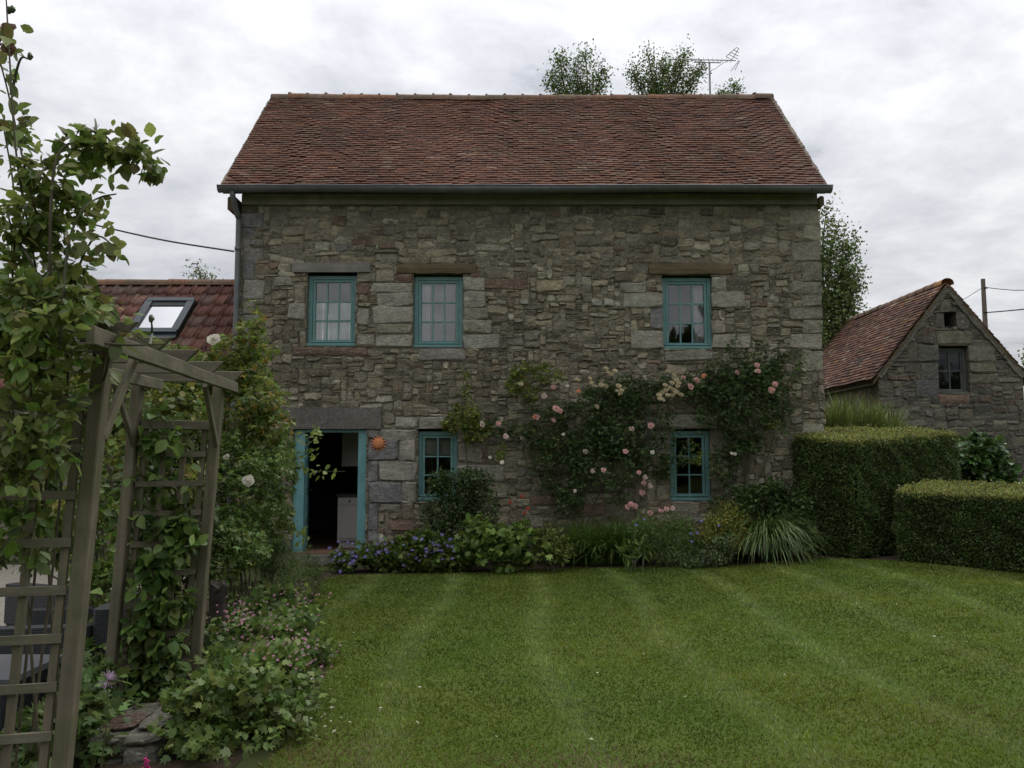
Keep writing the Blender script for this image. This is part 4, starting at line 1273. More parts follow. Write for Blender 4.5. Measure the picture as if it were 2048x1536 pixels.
def blob_pts(blobs, n, clump=7, cr=.42, shell=.55):
    """points in clumps spread over ellipsoids.  blob = (cx,cy,cz,rx,ry,rz[,weight])"""
    w = np.array([(b[6] if len(b) > 6 else 1.0)*(b[3]*b[4]*b[5])**(2/3) for b in blobs]); w = w/w.sum()
    P_, O_ = [], []
    for b, k in zip(blobs, NR.multinomial(n, w)):
        if k == 0: continue
        c = np.array(b[:3]); r = np.array(b[3:6])
        m = max(3, int(clump*max(1, k/260)**.5*1.6))
        dirs = unit(NR.normal(size=(m, 3))); rad = NR.uniform(shell, 1.0, (m, 1))
        cc = dirs*rad*(1-cr*.55)
        idx = NR.integers(0, m, k)
        q = unit(NR.normal(size=(k, 3)))*NR.random((k, 1))**(1/2.2)*cr*NR.uniform(.6, 1.25, (m, 1))[idx]
        p = cc[idx]+q
        P_.append(c+p*r); O_.append(unit(p+q*1.2))
    return np.concatenate(P_), np.concatenate(O_)
def orient(out, up=.6, rnd_=.7, droop=.25):
    n = len(out)
    nrm = unit(out*.7 + np.array([0, 0, up]) + NR.normal(0, rnd_*.6, (n, 3)))
    d = unit(out + NR.normal(0, rnd_, (n, 3)) - np.array([0, 0, droop]))
    return d, nrm
def foliage(parent, blobs, n, size, cols, tmpl=OVATE, w=None, name='foliage', mat='leaf', clump=7, cr=.42, up=.6, droop=.25, dv=.22, minz=None, shell=.55):
    pos, out = blob_pts(blobs, n, clump, cr, shell)
    if minz is not None:
        k = pos[:, 2] > minz; pos, out = pos[k], out[k]
    n = len(pos)
    d, nr = orient(out, up, .7, droop)
    sz = NR.uniform(.5, 1.35, n)*size
    V, F, C = leaf_geo(pos, d, nr, sz, tmpl, cols_rand(n, cols, w, dv))
    L = np.array(WLOC[parent.name])
    return obj(name, mesh(name, V-L, F, M[mat], C), parent, WLOC[parent.name], 'stuff')
def leaf_objects(parent, pts, size, cols, tmpl, outs=None, up=.7, droop=.3, mat='leaf_obj', dirs=None):
    """single leaves that share a few meshes"""
    mes = []
    for c in lush(cols):
        for k in range(2):
            TV = tmpl[0].copy(); TV[:, 2] += NR.normal(0, .03, len(TV)); TV[:, 0] *= NR.uniform(.88, 1.12)
            mes.append(mesh('leaf', TV, tmpl[1], M[mat], c, False))
    for i, p in enumerate(pts):
        out = np.array([[0, -.5, .1]]) if outs is None else np.array([outs[i]])
        d, nr = orient(out, up, .7, droop)
        if dirs is not None: d = unit(np.array([dirs[i]]) + NR.normal(0, .25, (1, 3)))
        y = Vector(d[0]); z = Vector(nr[0]); z = (z - y*z.dot(y)).normalized(); x = y.cross(z)
        o = obj('leaf', mes[NR.integers(len(mes))], parent, p)
        o.rotation_euler = Matrix((x, y, z)).transposed().to_euler()
        s = size*NR.uniform(.5, 1.3); o.scale = (s*NR.uniform(.8, 1.15), s, s*NR.uniform(.3, 2.2))
def pb(px, py, rx, ry, Y, dy, w=1.0):
    """blob given by its place in the picture, its depth Y and its real half-depth dy"""
    c = at(px, py, Y)
    return (c.x, c.y, c.z, rx*Y/FPX, dy, ry*Y/FPX, w)
def stems(parent, base, tops, r0=.012, r1=.005, name='stem', mat='twig', wob=.06):
    for t in tops:
        b = Vector(base) + Vector((rnd.uniform(-.08,.08), rnd.uniform(-.08,.08), 0))
        t = Vector(t); m = b.lerp(t, .5) + Vector((rnd.uniform(-wob,wob), rnd.uniform(-wob,wob), 0))
        MB().tube(spline([b, m, t], 5), r0, r1, n=5).build(name, M[mat], parent)
def rose_mesh(col, seed, name='rose_bloom', opened=1.0):
    """cupped petals round a closed heart"""
    r = np.random.default_rng(seed)
    V, F, C = [], [], []
    for ring, (np_, rad, z0, z1) in enumerate(((5, .52, .02, .05), (5, .43, .05, .16), (5, .31, .10, .27), (4, .20, .14, .33))):
        for k in range(np_):
            a = 6.2832*(k+.5*ring)/np_ + r.uniform(-.25, .25)
            wd = 6.2832/np_*.60; rk = rad*r.uniform(.82, 1.15)
            b = len(V)
            for f in (.25, .7, 1.0):
                for j in (-1, 0, 1):
                    rr = rk*f*(1-.14*abs(j)*f); t = a+j*wd*(.55+.35*f)
                    V.append((rr*math.cos(t), rr*math.sin(t), z0+(z1-z0)*f**1.6+r.uniform(-.02, .02)))
                    k2 = r.uniform(.86, 1.08)
                    C.append([min(.9, c*k2) for c in col])
            for i in range(2):
                for j in range(2): F.append((b+i*3+j, b+i*3+j+1, b+(i+1)*3+j+1, b+(i+1)*3+j))
    b = len(V); n = 6
    for rr, z in ((.15, .18), (.12, .30), (.05, .35)):
        for k in range(n): V.append((rr*math.cos(6.2832*k/n), rr*math.sin(6.2832*k/n), z+r.uniform(-.02, .02))); C.append([min(.9, c*1.02) for c in col])
    V.append((0, 0, .36)); C.append(list(col))
    for i in range(2):
        for k in range(n): F.append((b+i*n+k, b+i*n+(k+1) % n, b+(i+1)*n+(k+1) % n, b+(i+1)*n+k))
    for k in range(n): F.append((b+2*n+k, b+2*n+(k+1) % n, b+3*n))
    return mesh(name, V, F, M['petal'], C, True)
def bloom(parent, me, p, size, toward=(0, -1, .35), name='rose_bloom'):
    d = Vector(toward) + Vector((rnd.uniform(-.5,.5), rnd.uniform(-.2,.2), rnd.uniform(-.4,.4)))
    o = obj(name, me, parent, p)
    o.rotation_euler = d.to_track_quat('Z', 'Y').to_euler()
    s = size*rnd.uniform(.85, 1.15); o.scale = (s, s, s)
    return o
PINK = (0.70, 0.43, 0.39); CREAM = (0.62, 0.53, 0.34); WHT = (0.72, 0.68, 0.58); REDF = (0.48, 0.10, 0.06)
RM = {k: [rose_mesh(c, i+j*7) for j in range(2)] for i, (k, c) in enumerate({'pink': PINK, 'cream': CREAM, 'white': WHT, 'red': REDF, 'apricot': (0.66,0.30,0.17), 'pale': (0.70,0.55,0.48)}.items())}
def flower_mesh(col, n=5, name='flower', eye=(0.5,0.45,0.5)):
    V, F, C = [(0,0,0)], [], [eye]
    for k in range(n):
        a = 6.2832*k/n; b = len(V)
        for rr, da, z in ((.5,-.42,.06),(.95,-.36,.10),(1.0,0,.13),(.95,.36,.10),(.5,.42,.06)):
            V.append((.5*rr*math.cos(a+da), .5*rr*math.sin(a+da), z)); C.append(col)
        F += [(0,b,b+4), (b,b+1,b+2), (b,b+2,b+3), (b,b+3,b+4)]
    return mesh(name, V, F, M['petal'], C)

G_MID = [(0.088,0.128,0.036), (0.105,0.145,0.044), (0.070,0.106,0.034)]
G_DARK = [(0.050,0.080,0.032), (0.064,0.096,0.036), (0.040,0.066,0.028)]
G_LIME = [(0.16,0.19,0.05), (0.13,0.17,0.045), (0.19,0.20,0.055)]
G_ROSE = [(0.080,0.120,0.042), (0.095,0.138,0.048), (0.118,0.155,0.055), (0.064,0.095,0.036)]

# ================================================================== trees behind
def tree(label, spires, trunk_x, Y, ztop, leaf=.075, n=5200, group='trees behind the cottage', low=None, cols=[(0.11,0.145,0.065),(0.13,0.165,0.075),(0.09,0.12,0.055)]):
    t = empty('leafy_tree', (trunk_x, Y, 0), label, 'tree', group)
    mb = MB(); mb.tube(spline([(trunk_x,Y,0), (trunk_x+.2,Y,ztop*.4), (trunk_x,Y,ztop*.92)], 6), .22, .02, n=8)
    mb.build('trunk', M['bark'], t)
    lim = MB(); P_ = []
    for (x, z, wdt, h) in spires:
        base = Vector((trunk_x + (x-trunk_x)*.3, Y, z-h*1.1)); tip = Vector((x, Y+rnd.uniform(-.3,.3), z))
        lim.tube(spline([base, base.lerp(tip, .5)+Vector((rnd.uniform(-.1,.1),0,0)), tip], 5), .05, .006, n=5)
        for k in range(34):
            f = rnd.random()**1.15
            o0 = base.lerp(tip, .12+.86*f)
            rr = wdt*(1-f)**.85*rnd.uniform(.3, 1.1) + .06
            a = rnd.uniform(0, 6.283)
            e1_ = o0 + Vector((rr*math.cos(a), rr*math.sin(a), rr*rnd.uniform(-.25,.7)))
            if k % 2 == 0: lim.tube([o0, o0.lerp(e1_, .5)+Vector((0,0,.04)), e1_], .012, .004, n=4)
            m = max(4, int(n/len(spires)/34))
            for _ in range(m):
                q_ = rnd.random()**.6
                P_.append(o0.lerp(e1_, q_) + Vector((rnd.gauss(0,.13), rnd.gauss(0,.13), rnd.gauss(0,.15))))
    lim.build('limb', M['bark'], t)
    pos = np.array(P_); nn = len(pos)
    out = unit(NR.normal(size=(nn, 3))+np.array([0,-.2,.2]))
    d, nr = orient(out, .3, .9, .4)
    V, F, C = leaf_geo(pos, d, nr, NR.uniform(.7,1.3,nn)*leaf, SIMPLE, cols_rand(nn, cols))
    L = np.array(WLOC[t.name])
    obj('crown', mesh('crown', V-L, F, M['leaf'], C), t, WLOC[t.name], 'stuff')
def tp(px, py, Y, wpx, hpx):
    p = at(px, py, Y); return (p.x, p.z, wpx*Y/FPX, hpx*Y/FPX)
TY = 23.0
tree('leafy tree behind the roof ridge, left of the aerial, with a pointed tip', [tp(1170,92,TY,52,150), tp(1118,112,TY,36,120), tp(1205,140,TY,36,90), tp(1100,155,TY,24,70), tp(1150,128,TY,44,110)], at(1165,180,TY).x, TY, at(1165,100,TY).z, n=4800)
tree('broad leafy tree behind the roof ridge beside the aerial', [tp(1290,95,TY+1,46,140), tp(1332,106,TY+1,46,140), tp(1368,102,TY+1,38,130), tp(1262,132,TY+1,26,90), tp(1402,138,TY+1,28,80), tp(1315,118,TY+1,60,120), tp(1350,130,TY+1,60,110)], at(1325,180,TY+1).x, TY+1, at(1325,105,TY+1).z, n=7600)
tree('small tree top showing over the right end of the ridge', [tp(1468,168,TY+2,22,60), tp(1448,178,TY+2,18,50)], at(1460,190,TY+2).x, TY+2, at(1460,175,TY+2).z, n=1100)
tree('tall drooping tree standing between the cottage and the barn', [tp(1650,412,21,60,150), tp(1682,436,21,58,150), tp(1704,478,21,52,120), tp(1722,520,21,44,100), tp(1712,560,21,52,110), tp(1660,480,21,70,160), tp(1690,530,21,66,140), tp(1680,590,21,60,110), tp(1645,560,21,50,140), tp(1700,610,21,44,80)], at(1640,600,21).x, 21, at(1640,430,21).z, .085, 8200)
tree('sparse bush top showing above the annexe ridge', [tp(386,522,19,12,60), tp(412,545,19,22,40), tp(435,552,19,16,40)], at(400,560,19).x, 19, at(400,545,19).z, .06, 420)
tree('yellow green tree top at the far right edge beyond the barn', [tp(2052,690,34,30,60), tp(2075,680,34,40,80)], at(2070,760,34).x, 34, at(2060,700,34).z, .12, 700, low=None, cols=G_LIME)

# wood behind the viewpoint, seen only as the dark band mirrored in the panes
def wood():
    bl = []
    for i in range(26):
        x = -34 + i*2.9 + rnd.uniform(-1, 1)
        h = rnd.uniform(4.2, 6.0) if x < 4 else rnd.uniform(7.5, 8.6)
        bl.append((x, -27+rnd.uniform(-3, 3), h*.5, rnd.uniform(2.2, 3.4), 2.0, h*.55))
    for i in range(10):
        bl.append((4.5+1.5*i, -27, 5.2, 1.7, 1.2, 5.3+rnd.uniform(-.25,.25), 1.6))
    pos, out = blob_pts(bl, 34000, 12)
    d, nr = orient(out, .4)
    V, F, C = leaf_geo(pos, d, nr, NR.uniform(.5,1.1,len(pos)), SIMPLE, cols_rand(len(pos), G_DARK))
    o = obj('woodland', mesh('woodland', V, F, M['leaf'], C), None)
    tag(o, 'dark line of trees mirrored in the lowest panes of the right upper window', 'woodland', kind='stuff')
wood()

# ================================================================== clipped hedges
def hedge(label, poly, zt, lean, dens, leaf, group='clipped hedges'):
    """poly: plan outline, counter-clockwise; zt(x,y) = height of the top"""
    cx = sum(p[0] for p in poly)/len(poly); cy = sum(p[1] for p in poly)/len(poly)
    h = empty('clipped_hedge', (cx, cy, gz(cx, cy)), label, 'hedge', group)
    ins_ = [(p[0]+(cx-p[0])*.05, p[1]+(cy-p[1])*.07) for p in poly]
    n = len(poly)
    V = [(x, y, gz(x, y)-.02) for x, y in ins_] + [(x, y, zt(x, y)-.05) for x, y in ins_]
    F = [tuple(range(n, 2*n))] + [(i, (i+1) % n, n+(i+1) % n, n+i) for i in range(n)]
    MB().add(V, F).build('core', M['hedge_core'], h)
    Ps, Os, Tp = [], [], []
    for i in range(n):
        a, b = Vector((*poly[i], 0)), Vector((*poly[(i+1) % n], 0))
        L = (b-a).length
        z0 = gz(a.x, a.y); z1 = (zt(a.x,a.y)+zt(b.x,b.y))/2
        k = int(L*(z1-z0)*dens)
        u = NR.random(k); v = NR.random(k)
        nrm = np.array([(b-a).y, -(b-a).x, 0])/L
        x = a.x+(b.x-a.x)*u; y_ = a.y+(b.y-a.y)*u
        zt_ = np.array([zt(p, q) for p, q in zip(x, y_)]); zb = np.array([gz(p, q) for p, q in zip(x, y_)])
        z = zb + .02 + (zt_-zb-.02)*v
        und = .012*np.sin(x*5.3+z*4.1+y_*3)+.012*np.sin(x*11+z*9.7+1)+.010*np.sin(z*21+x*17)
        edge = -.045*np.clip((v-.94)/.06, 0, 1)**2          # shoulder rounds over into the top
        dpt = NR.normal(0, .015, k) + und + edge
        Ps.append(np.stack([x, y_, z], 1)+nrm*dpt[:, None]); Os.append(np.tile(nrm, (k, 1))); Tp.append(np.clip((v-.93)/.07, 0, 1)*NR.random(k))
    xs = [p[0] for p in poly]; ys = [p[1] for p in poly]
    k = int((max(xs)-min(xs))*(max(ys)-min(ys))*dens*1.5)
    x = NR.uniform(min(xs), max(xs), k); y_ = NR.uniform(min(ys), max(ys), k)
    m = in_poly(x, y_, poly); x, y_ = x[m], y_[m]; k = len(x)
    z = np.array([zt(p, q) for p, q in zip(x, y_)]) + NR.normal(.0, .018, k) + .015*np.sin(x*6+y_*5) + np.where(NR.random(k) < .04, NR.uniform(0, .06, k), 0)
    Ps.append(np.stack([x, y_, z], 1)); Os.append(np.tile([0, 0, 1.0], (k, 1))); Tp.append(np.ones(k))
    pos = np.concatenate(Ps); out = np.concatenate(Os); tpz = np.concatenate(Tp)[:, None]
    nn = len(pos)
    d = unit(out*.55 + NR.normal(0, .6, (nn, 3)) + np.array([0, 0, .35]))
    nr = unit(out*.8 + NR.normal(0, .6, (nn, 3)) + np.array([0, 0, .3]))
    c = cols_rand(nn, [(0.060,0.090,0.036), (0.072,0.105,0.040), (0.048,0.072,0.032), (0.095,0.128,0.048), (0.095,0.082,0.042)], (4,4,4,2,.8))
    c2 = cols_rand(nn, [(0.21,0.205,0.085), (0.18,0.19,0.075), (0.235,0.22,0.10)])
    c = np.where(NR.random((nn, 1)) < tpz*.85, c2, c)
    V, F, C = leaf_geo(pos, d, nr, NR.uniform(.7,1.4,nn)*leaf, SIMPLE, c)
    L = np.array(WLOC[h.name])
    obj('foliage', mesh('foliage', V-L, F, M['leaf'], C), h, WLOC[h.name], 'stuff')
    return h
# tall block: near corner at x=1720; top tilts gently up to the back
c_near = on_ground(1716, 1118); cL = at(1588, 868, 12.38); cR = at(1914, 868, 12.75)
tallp = [(c_near.x, c_near.y), (cR.x, cR.y), (cR.x-.15, 13.75), (cL.x+.55, 13.75), (cL.x, cL.y)]
z_near = at(1718, 884, c_near.y).z
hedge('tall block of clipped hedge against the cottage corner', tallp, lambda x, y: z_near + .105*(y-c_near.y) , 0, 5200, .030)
l0 = on_ground(1796, 1122); l1 = on_ground(2048, 1147)
dlow = Vector((l1.x-l0.x, l1.y-l0.y, 0)).normalized(); far = Vector((l0.x, l0.y, 0)) + dlow*3.6
bkw = Vector((-dlow.y, dlow.x, 0))
zf0 = at(1800, 985, l0.y+.1).z; zf1 = at(2040, 1001, l1.y).z
def ztl(x, y):
    p = Vector((x-l0.x, y-l0.y, 0)); s = p.dot(dlow); d = p.dot(bkw)
    return zf0 + (zf1-zf0)*min(1.3, max(0, s/2.2)) + .10*max(0, d)
lowp = [(l0.x, l0.y), (far.x, far.y), (far.x+bkw.x*1.05, far.y+bkw.y*1.05), (l0.x+bkw.x*1.05, l0.y+bkw.y*1.05)]
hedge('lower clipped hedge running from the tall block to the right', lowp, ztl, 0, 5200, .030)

# ================================================================== plants by the cottage wall
def plant(name, label, cat, blobs, n, size, cols, tmpl=OVATE, w=None, group=None, nst=5, mat='leaf', base=None, clump=7, cr=.42, up=.6, droop=.25, minz=None, stem_r=.010, gs='green_stem', shell=.55):
    b0 = blobs[0]
    if base is None:
        x, y_ = sum(b[0] for b in blobs)/len(blobs), sum(b[1] for b in blobs)/len(blobs)
        base = (x, y_, gz(x, y_))
    p = empty(name, base, label, cat, group)
    if nst:
        tops = [rnd.choice(blobs)[:3] for _ in range(nst)]
        stems(p, base, tops, stem_r, stem_r*.4, mat=gs)
    if n: foliage(p, blobs, n, size, cols, tmpl, w, mat=mat, clump=clump, cr=cr, up=up, droop=droop, minz=minz, shell=shell)
    return p
def blades(parent, base, rad, n, L, w, cols, bend=.9, up=1.0, name='foliage', spread=1.0):
    """arching strap leaves"""
    Vs, Fs, Cs = [], [], []
    seg = 7
    a = NR.uniform(0, 2*np.pi, n); r0 = rad*np.sqrt(NR.random(n))
    bx = base[0]+r0*np.cos(a)*.6; by = base[1]+r0*np.sin(a)*.6
    ln = L*NR.uniform(.6, 1.15, n); az = a+NR.normal(0, .5, n); el = np.clip(NR.normal(1.15, .22, n)*up, .5, 1.5)
    x, y_, z = bx.copy(), by.copy(), np.full(n, base[2])
    pts = [np.stack([x, y_, z], 1)]
    b = NR.uniform(.6, 1.3, n)*bend
    for k in range(seg):
        e_ = el - b*2.2*((k+.5)/seg)**1.5
        x = x+ln/seg*np.cos(e_)*np.cos(az)*spread; y_ = y_+ln/seg*np.cos(e_)*np.sin(az)*spread; z = z+ln/seg*np.sin(e_)
        pts.append(np.stack([x, y_, np.maximum(z, base[2]+.01)], 1))
    sd = np.stack([-np.sin(az), np.cos(az), np.zeros(n)], 1)
    V = np.empty((n, (seg+1)*2, 3))
    for k in range(seg+1):
        ww = w*(1-(k/seg)**2.2)*NR.uniform(.9, 1.1, n)+.0006
        V[:, 2*k] = pts[k]-sd*ww[:, None]; V[:, 2*k+1] = pts[k]+sd*ww[:, None]
    F1 = np.array([(2*k, 2*k+1, 2*k+3, 2*k+2) for k in range(seg)])
    F = (np.arange(n)[:, None, None]*(seg+1)*2+F1[None]).reshape(-1, 4)
    C = np.repeat(cols_rand(n, cols), (seg+1)*2, 0)
    Lc = np.array(WLOC[parent.name])
    return obj(name, mesh(name, V.reshape(-1, 3)-Lc, F, M['gloss_leaf'], C), parent, WLOC[parent.name], 'stuff')

# --- climbing rose on the wall
rose = empty('climbing_rose', at(1190, 1060, 12.35), 'big climbing rose with pink and cream blooms trained over the cottage wall', 'climbing rose')
WY = 12.33
canes = [[(1165,1075),(1170,980),(1185,900),(1230,830),(1290,780),(1350,775)], [(1165,1075),(1158,960),(1140,880),(1080,830),(1010,850),(940,840)], [(1170,1070),(1120,980),(1085,900),(1060,800),(1030,745)],
         [(1475,1060),(1465,950),(1475,860),(1500,780),(1540,740)], [(1475,1060),(1490,900),(1440,800),(1380,770),(1330,760)], [(1475,1055),(1500,880),(1480,760),(1475,700)], [(1165,1070),(1225,930),(1290,880),(1310,820)], [(940,980),(930,880),(925,780),(935,740)], [(1165,1070),(1215,960),(1275,950),(1290,1000)], [(1475,1060),(1540,900),(1560,800),(1600,730)]]
for cpts in canes:
    MB().tube(spline([at(px, py, WY+.08+rnd.uniform(-.03,.03)) for px, py in cpts], 5), .011, .004, n=5).build('cane', M['twig'], rose)
RB = [pb(a[0], a[1], a[2]*1.18, a[3]*1.2, WY-.08, .17, a[4]) for a in ((1400,775,40,30,.9),(1420,830,34,34,.7),(1520,720,60,34,.7),(1330,850,30,40,.4),(1080,930,36,50,.5),
    (1240,850,88,72,1.3),(1195,905,70,62,1.2),(1290,925,52,48,.8),(1130,955,42,50,.8),(1142,1005,26,34,.9),(1265,782,78,34,1.1),(1350,778,48,24,.9),(1475,735,74,38,.8),(1500,800,80,56,1.0),(1480,862,52,50,1.1),(1545,775,52,42,.7),(1440,775,42,38,.9),
    (1065,868,46,24,.8),(1000,858,40,20,.6),(1560,838,34,36,.6),(1455,925,34,44,.7),(1372,905,16,34,.4),(1200,795,42,28,.9),(1120,880,44,44,.8),(1235,985,34,34,.5),(1475,690,22,26,.4),(1585,730,32,32,.4),(1460,1000,40,36,.8),(1340,920,22,60,.35),(1160,840,50,40,.9),(1090,820,34,26,.5))]
foliage(rose, RB, 19000, .050, [(0.044,0.074,0.032),(0.057,0.090,0.038),(0.034,0.058,0.027),(0.076,0.112,0.046)], TRIPLE, clump=9, cr=.36, up=.5)
RB2 = [pb(*a[:4], WY-.05, .10, a[4]) for a in ((930,832,40,34,1),(1045,745,36,22,.8),(1030,770,34,22,.6),(960,860,40,20,.7),(945,870,26,24,.6),(1090,748,34,24,.5),(1065,790,24,20,.4),(930,770,12,44,.3),(900,850,22,24,.7),(1390,905,14,26,.3),(1540,845,24,14,.4),(1000,900,24,20,.3))]
foliage(rose, RB2, 3200, .048, [(0.165,0.185,0.05),(0.135,0.17,0.05),(0.19,0.18,0.055),(0.10,0.14,0.045)], TRIPLE, name='young_foliage', clump=8, cr=.38)
for kind, size, lst in (('pink', .092, ((1107,774),(1112,817),(1120,822),(1107,841),(997,847),(1302,851),(1251,903),(1207,940),(1278,945),(1288,966),(1284,985),(1262,1008),(1255,1014),(1270,1012),(1300,1026),(1322,1022),(1333,1018),(1367,755),(1393,760),(1381,773),(1474,745),(1514,730),(1516,742),(1550,768),(1543,780),(1073,834))),
                        ('pale', .08, ((1045,877),(1011,873),(1263,858),(1171,903),(1185,942),(1300,972),(1290,955),(1345,1017),(965,850),(1088,792))),
                        ('cream', .075, ((1183,765),(1180,757),(1188,772),(1215,744),(1222,748),(1230,742),(1237,772),(1243,780),(1249,776),(1240,786),(1235,782),(1203,770),(1212,772),(1325,785),(1332,780),(1340,775),(1348,780),(1355,772),(1335,790),(1345,790),(1352,784),(1362,790),(1320,797),(1326,800),(1344,766),(1352,760),(1357,766),(1336,744),(1348,750),(1318,790),(1330,770),(1194,813),(1155,760),(1042,768),(1212,737))),
                        ('white', .065, ((1127,869),(1463,907),(1470,908),(964,845),(1150,982),(980,915),(1004,925),(1135,772),(1305,905),(1512,742))),
                        ('apricot', .075, ((1157,781),(1070,833),(1408,752))),
                        ('red', .06, ((1045,993),(1050,1026),(1020,1005),(1056,1018)))):
    for px, py in lst:
        bloom(rose, RM[kind][rnd.randrange(2)], at(px, py, WY-.22+rnd.uniform(-.06,.05)), size)

# --- bed plants
BYD = 11.75
blue = plant('blue_geranium', 'clump of violet blue geraniums beside the doorstep', 'flowers', [pb(a[0], a[1]-3, a[2]*1.12, a[3]*1.22, 11.55, .28) for a in ((735,1118,60,26),(800,1112,60,32),(870,1112,60,32),(690,1128,34,20),(915,1118,40,28),(845,1090,60,24))], 5200, .055, G_MID+[(0.075,0.10,0.035)], LOBED, minz=0.01)
fm = [flower_mesh(c, name='blue_flower') for c in ((0.15,0.125,0.36),(0.18,0.14,0.40),(0.12,0.105,0.30))]
for i in range(80):
    px, py = rnd.choice([(rnd.gauss(775,42), rnd.gauss(1102,13)), (rnd.gauss(735,38), rnd.gauss(1108,12)), (rnd.gauss(880,26), rnd.gauss(1092,13)), (rnd.gauss(690,16), rnd.gauss(1122,10)), (rnd.gauss(820,40), rnd.gauss(1100,16))])
    o = bloom(blue, fm[i % 3], at(px, py, 11.27+rnd.uniform(-.05,.12)), .052, (0,-.6,.8), 'blue_flower')
plant('dark_bush', 'dark green bush growing up in front of the lower left window', 'bush', [pb(a[0], a[1]-3, a[2]*1.12, a[3]*1.12, 11.95, .34) for a in ((918,985,58,48),(890,1020,50,50),(960,1020,42,50),(920,1060,74,30),(880,965,26,24),(950,960,36,24))], 7000, .048, G_DARK+[(0.035,0.062,0.03)], SIMPLE, nst=7)
lob = plant('lobed_leaf_plant', 'light green plant with lobed leaves at the edge of the bed', 'plant', [pb(a[0], a[1]-3, a[2]*1.12, a[3]*1.22, 11.5, .26) for a in ((955,1068,36,26),(990,1090,44,34),(945,1100,34,34),(1040,1080,38,30),(1060,1105,34,28),(1000,1118,60,22))], 1500, .085, [(0.12,0.172,0.055),(0.10,0.15,0.05),(0.14,0.19,0.065),(0.085,0.125,0.042)], LOBED, nst=8, minz=.01)
pl_ = []
for i in range(90):
    px, py = rnd.choice([(rnd.gauss(955,20), rnd.gauss(1062,13)), (rnd.gauss(985,24), rnd.gauss(1085,18)), (rnd.gauss(1042,22), rnd.gauss(1078,14)), (rnd.gauss(1010,36), rnd.gauss(1105,14))])
    pl_.append(at(px, py, 11.22+rnd.uniform(-.05,.06)))
leaf_objects(lob, pl_, .11, [(0.15,0.205,0.07),(0.175,0.23,0.08),(0.125,0.18,0.06)], LOBED)
plant('yellowish_bed_plant', 'low yellow green plant right of the lobed leaf plant', 'plant', [pb(a[0], a[1]-3, a[2]*1.12, a[3]*1.22, 11.5, .22) for a in ((1100,1085,36,30),(1085,1115,44,24),(1120,1110,26,24))], 1500, .05, [(0.145,0.165,0.055),(0.11,0.14,0.05)], OVATE, minz=.01)
d1 = plant('strap_leaved_lily', 'dark clump of strap leaved lilies in the middle of the bed', 'plant', [pb(1200,1085,60,40,11.6,.3)], 0, .1, G_MID, nst=0)
for px in (1150, 1175, 1200, 1230, 1258): blades(d1, tuple(on_ground(px, 1128)+Vector((0,.10,0))), .26, 520, .84, .009, [(0.11,0.17,0.06),(0.135,0.195,0.07)], .62)
wm = plant('broad_leaf_sprig', 'pale sprig of broad pointed leaves at the front of the bed', 'plant', [pb(*a, 11.25, .12) for a in ((1268,1092,22,14),(1290,1100,18,16),(1255,1110,18,14))], 110, .14, [(0.11,0.15,0.05),(0.09,0.13,0.04)], LANCE, nst=4, minz=.01)
fern = plant('feathery_plant', 'soft feathery green clump left of the yellow shrub', 'plant', [pb(a[0], a[1]-4, a[2]*1.12, a[3]*1.25, 11.6, .30) for a in ((1340,1065,52,30),(1310,1090,46,34),(1370,1085,44,34),(1400,1105,44,24),(1345,1110,70,22),(1290,1060,34,26))], 5200, .06, [(0.105,0.165,0.06),(0.125,0.185,0.068),(0.085,0.13,0.052)], LANCE, nst=8, minz=.01, up=.3, droop=-.4)
for i in range(14):
    bloom(fern, fm[i % 3], at(rnd.choice((rnd.gauss(1280,10), rnd.gauss(1395,14), rnd.gauss(1445,22))), rnd.choice((rnd.gauss(1068,8), rnd.gauss(1040,6), rnd.gauss(1120,10))), 11.3), .05, (0,-.6,.8), 'blue_flower')
plant('silvery_edging_plant', 'grey green edging plant in front of the yellow shrub', 'plant', [pb(a[0], a[1]-4, a[2]*1.12, a[3]*1.25, 11.3, .2) for a in ((1425,1112,44,20),(1380,1122,40,14),(1450,1090,26,24))], 1900, .04, [(0.10,0.13,0.075),(0.08,0.105,0.06)], SIMPLE, minz=.01)
plant('golden_shrub', 'yellow green rounded shrub left of the striped grass', 'shrub', [pb(a[0], a[1]-4, a[2]*1.12, a[3]*1.25, 11.55, .26) for a in ((1450,1045,44,30),(1425,1065,32,26),(1475,1065,30,30),(1455,1080,40,22))], 4200, .036, [(0.20,0.185,0.05),(0.165,0.165,0.048),(0.23,0.20,0.052),(0.12,0.135,0.042)], SIMPLE)
plant('dark_wall_shrub', 'dark leafy shrub behind the striped grass mound', 'shrub', [pb(a[0], a[1]-4, a[2]*1.12, a[3]*1.25, 12.05, .26) for a in ((1530,990,50,34),(1500,1010,36,30),(1565,1010,44,36),(1600,1030,34,50),(1560,1050,50,36))], 4200, .055, G_DARK+[(0.05,0.075,0.03)], OVATE, nst=6)
mis = plant('striped_grass_mound', 'arching mound of long striped grass at the right end of the bed', 'grass', [pb(1535,1080,70,60,11.4,.4)], 0, .1, G_MID, nst=0, base=tuple(on_ground(1535,1118)+Vector((0,.25,0))))
mb_ = on_ground(1545, 1122)+Vector((0,.28,0))
blades(mis, tuple(mb_), .22, 1300, 1.04, .0072, [(0.095,0.145,0.056),(0.075,0.12,0.045),(0.20,0.245,0.15)], .92, 1.05)
blades(mis, tuple(mb_+Vector((.0,-.1,.12))), .22, 800, .88, .0072, [(0.11,0.16,0.066),(0.085,0.13,0.052),(0.23,0.27,0.17)], 1.0, 1.0, 'outer_blades')
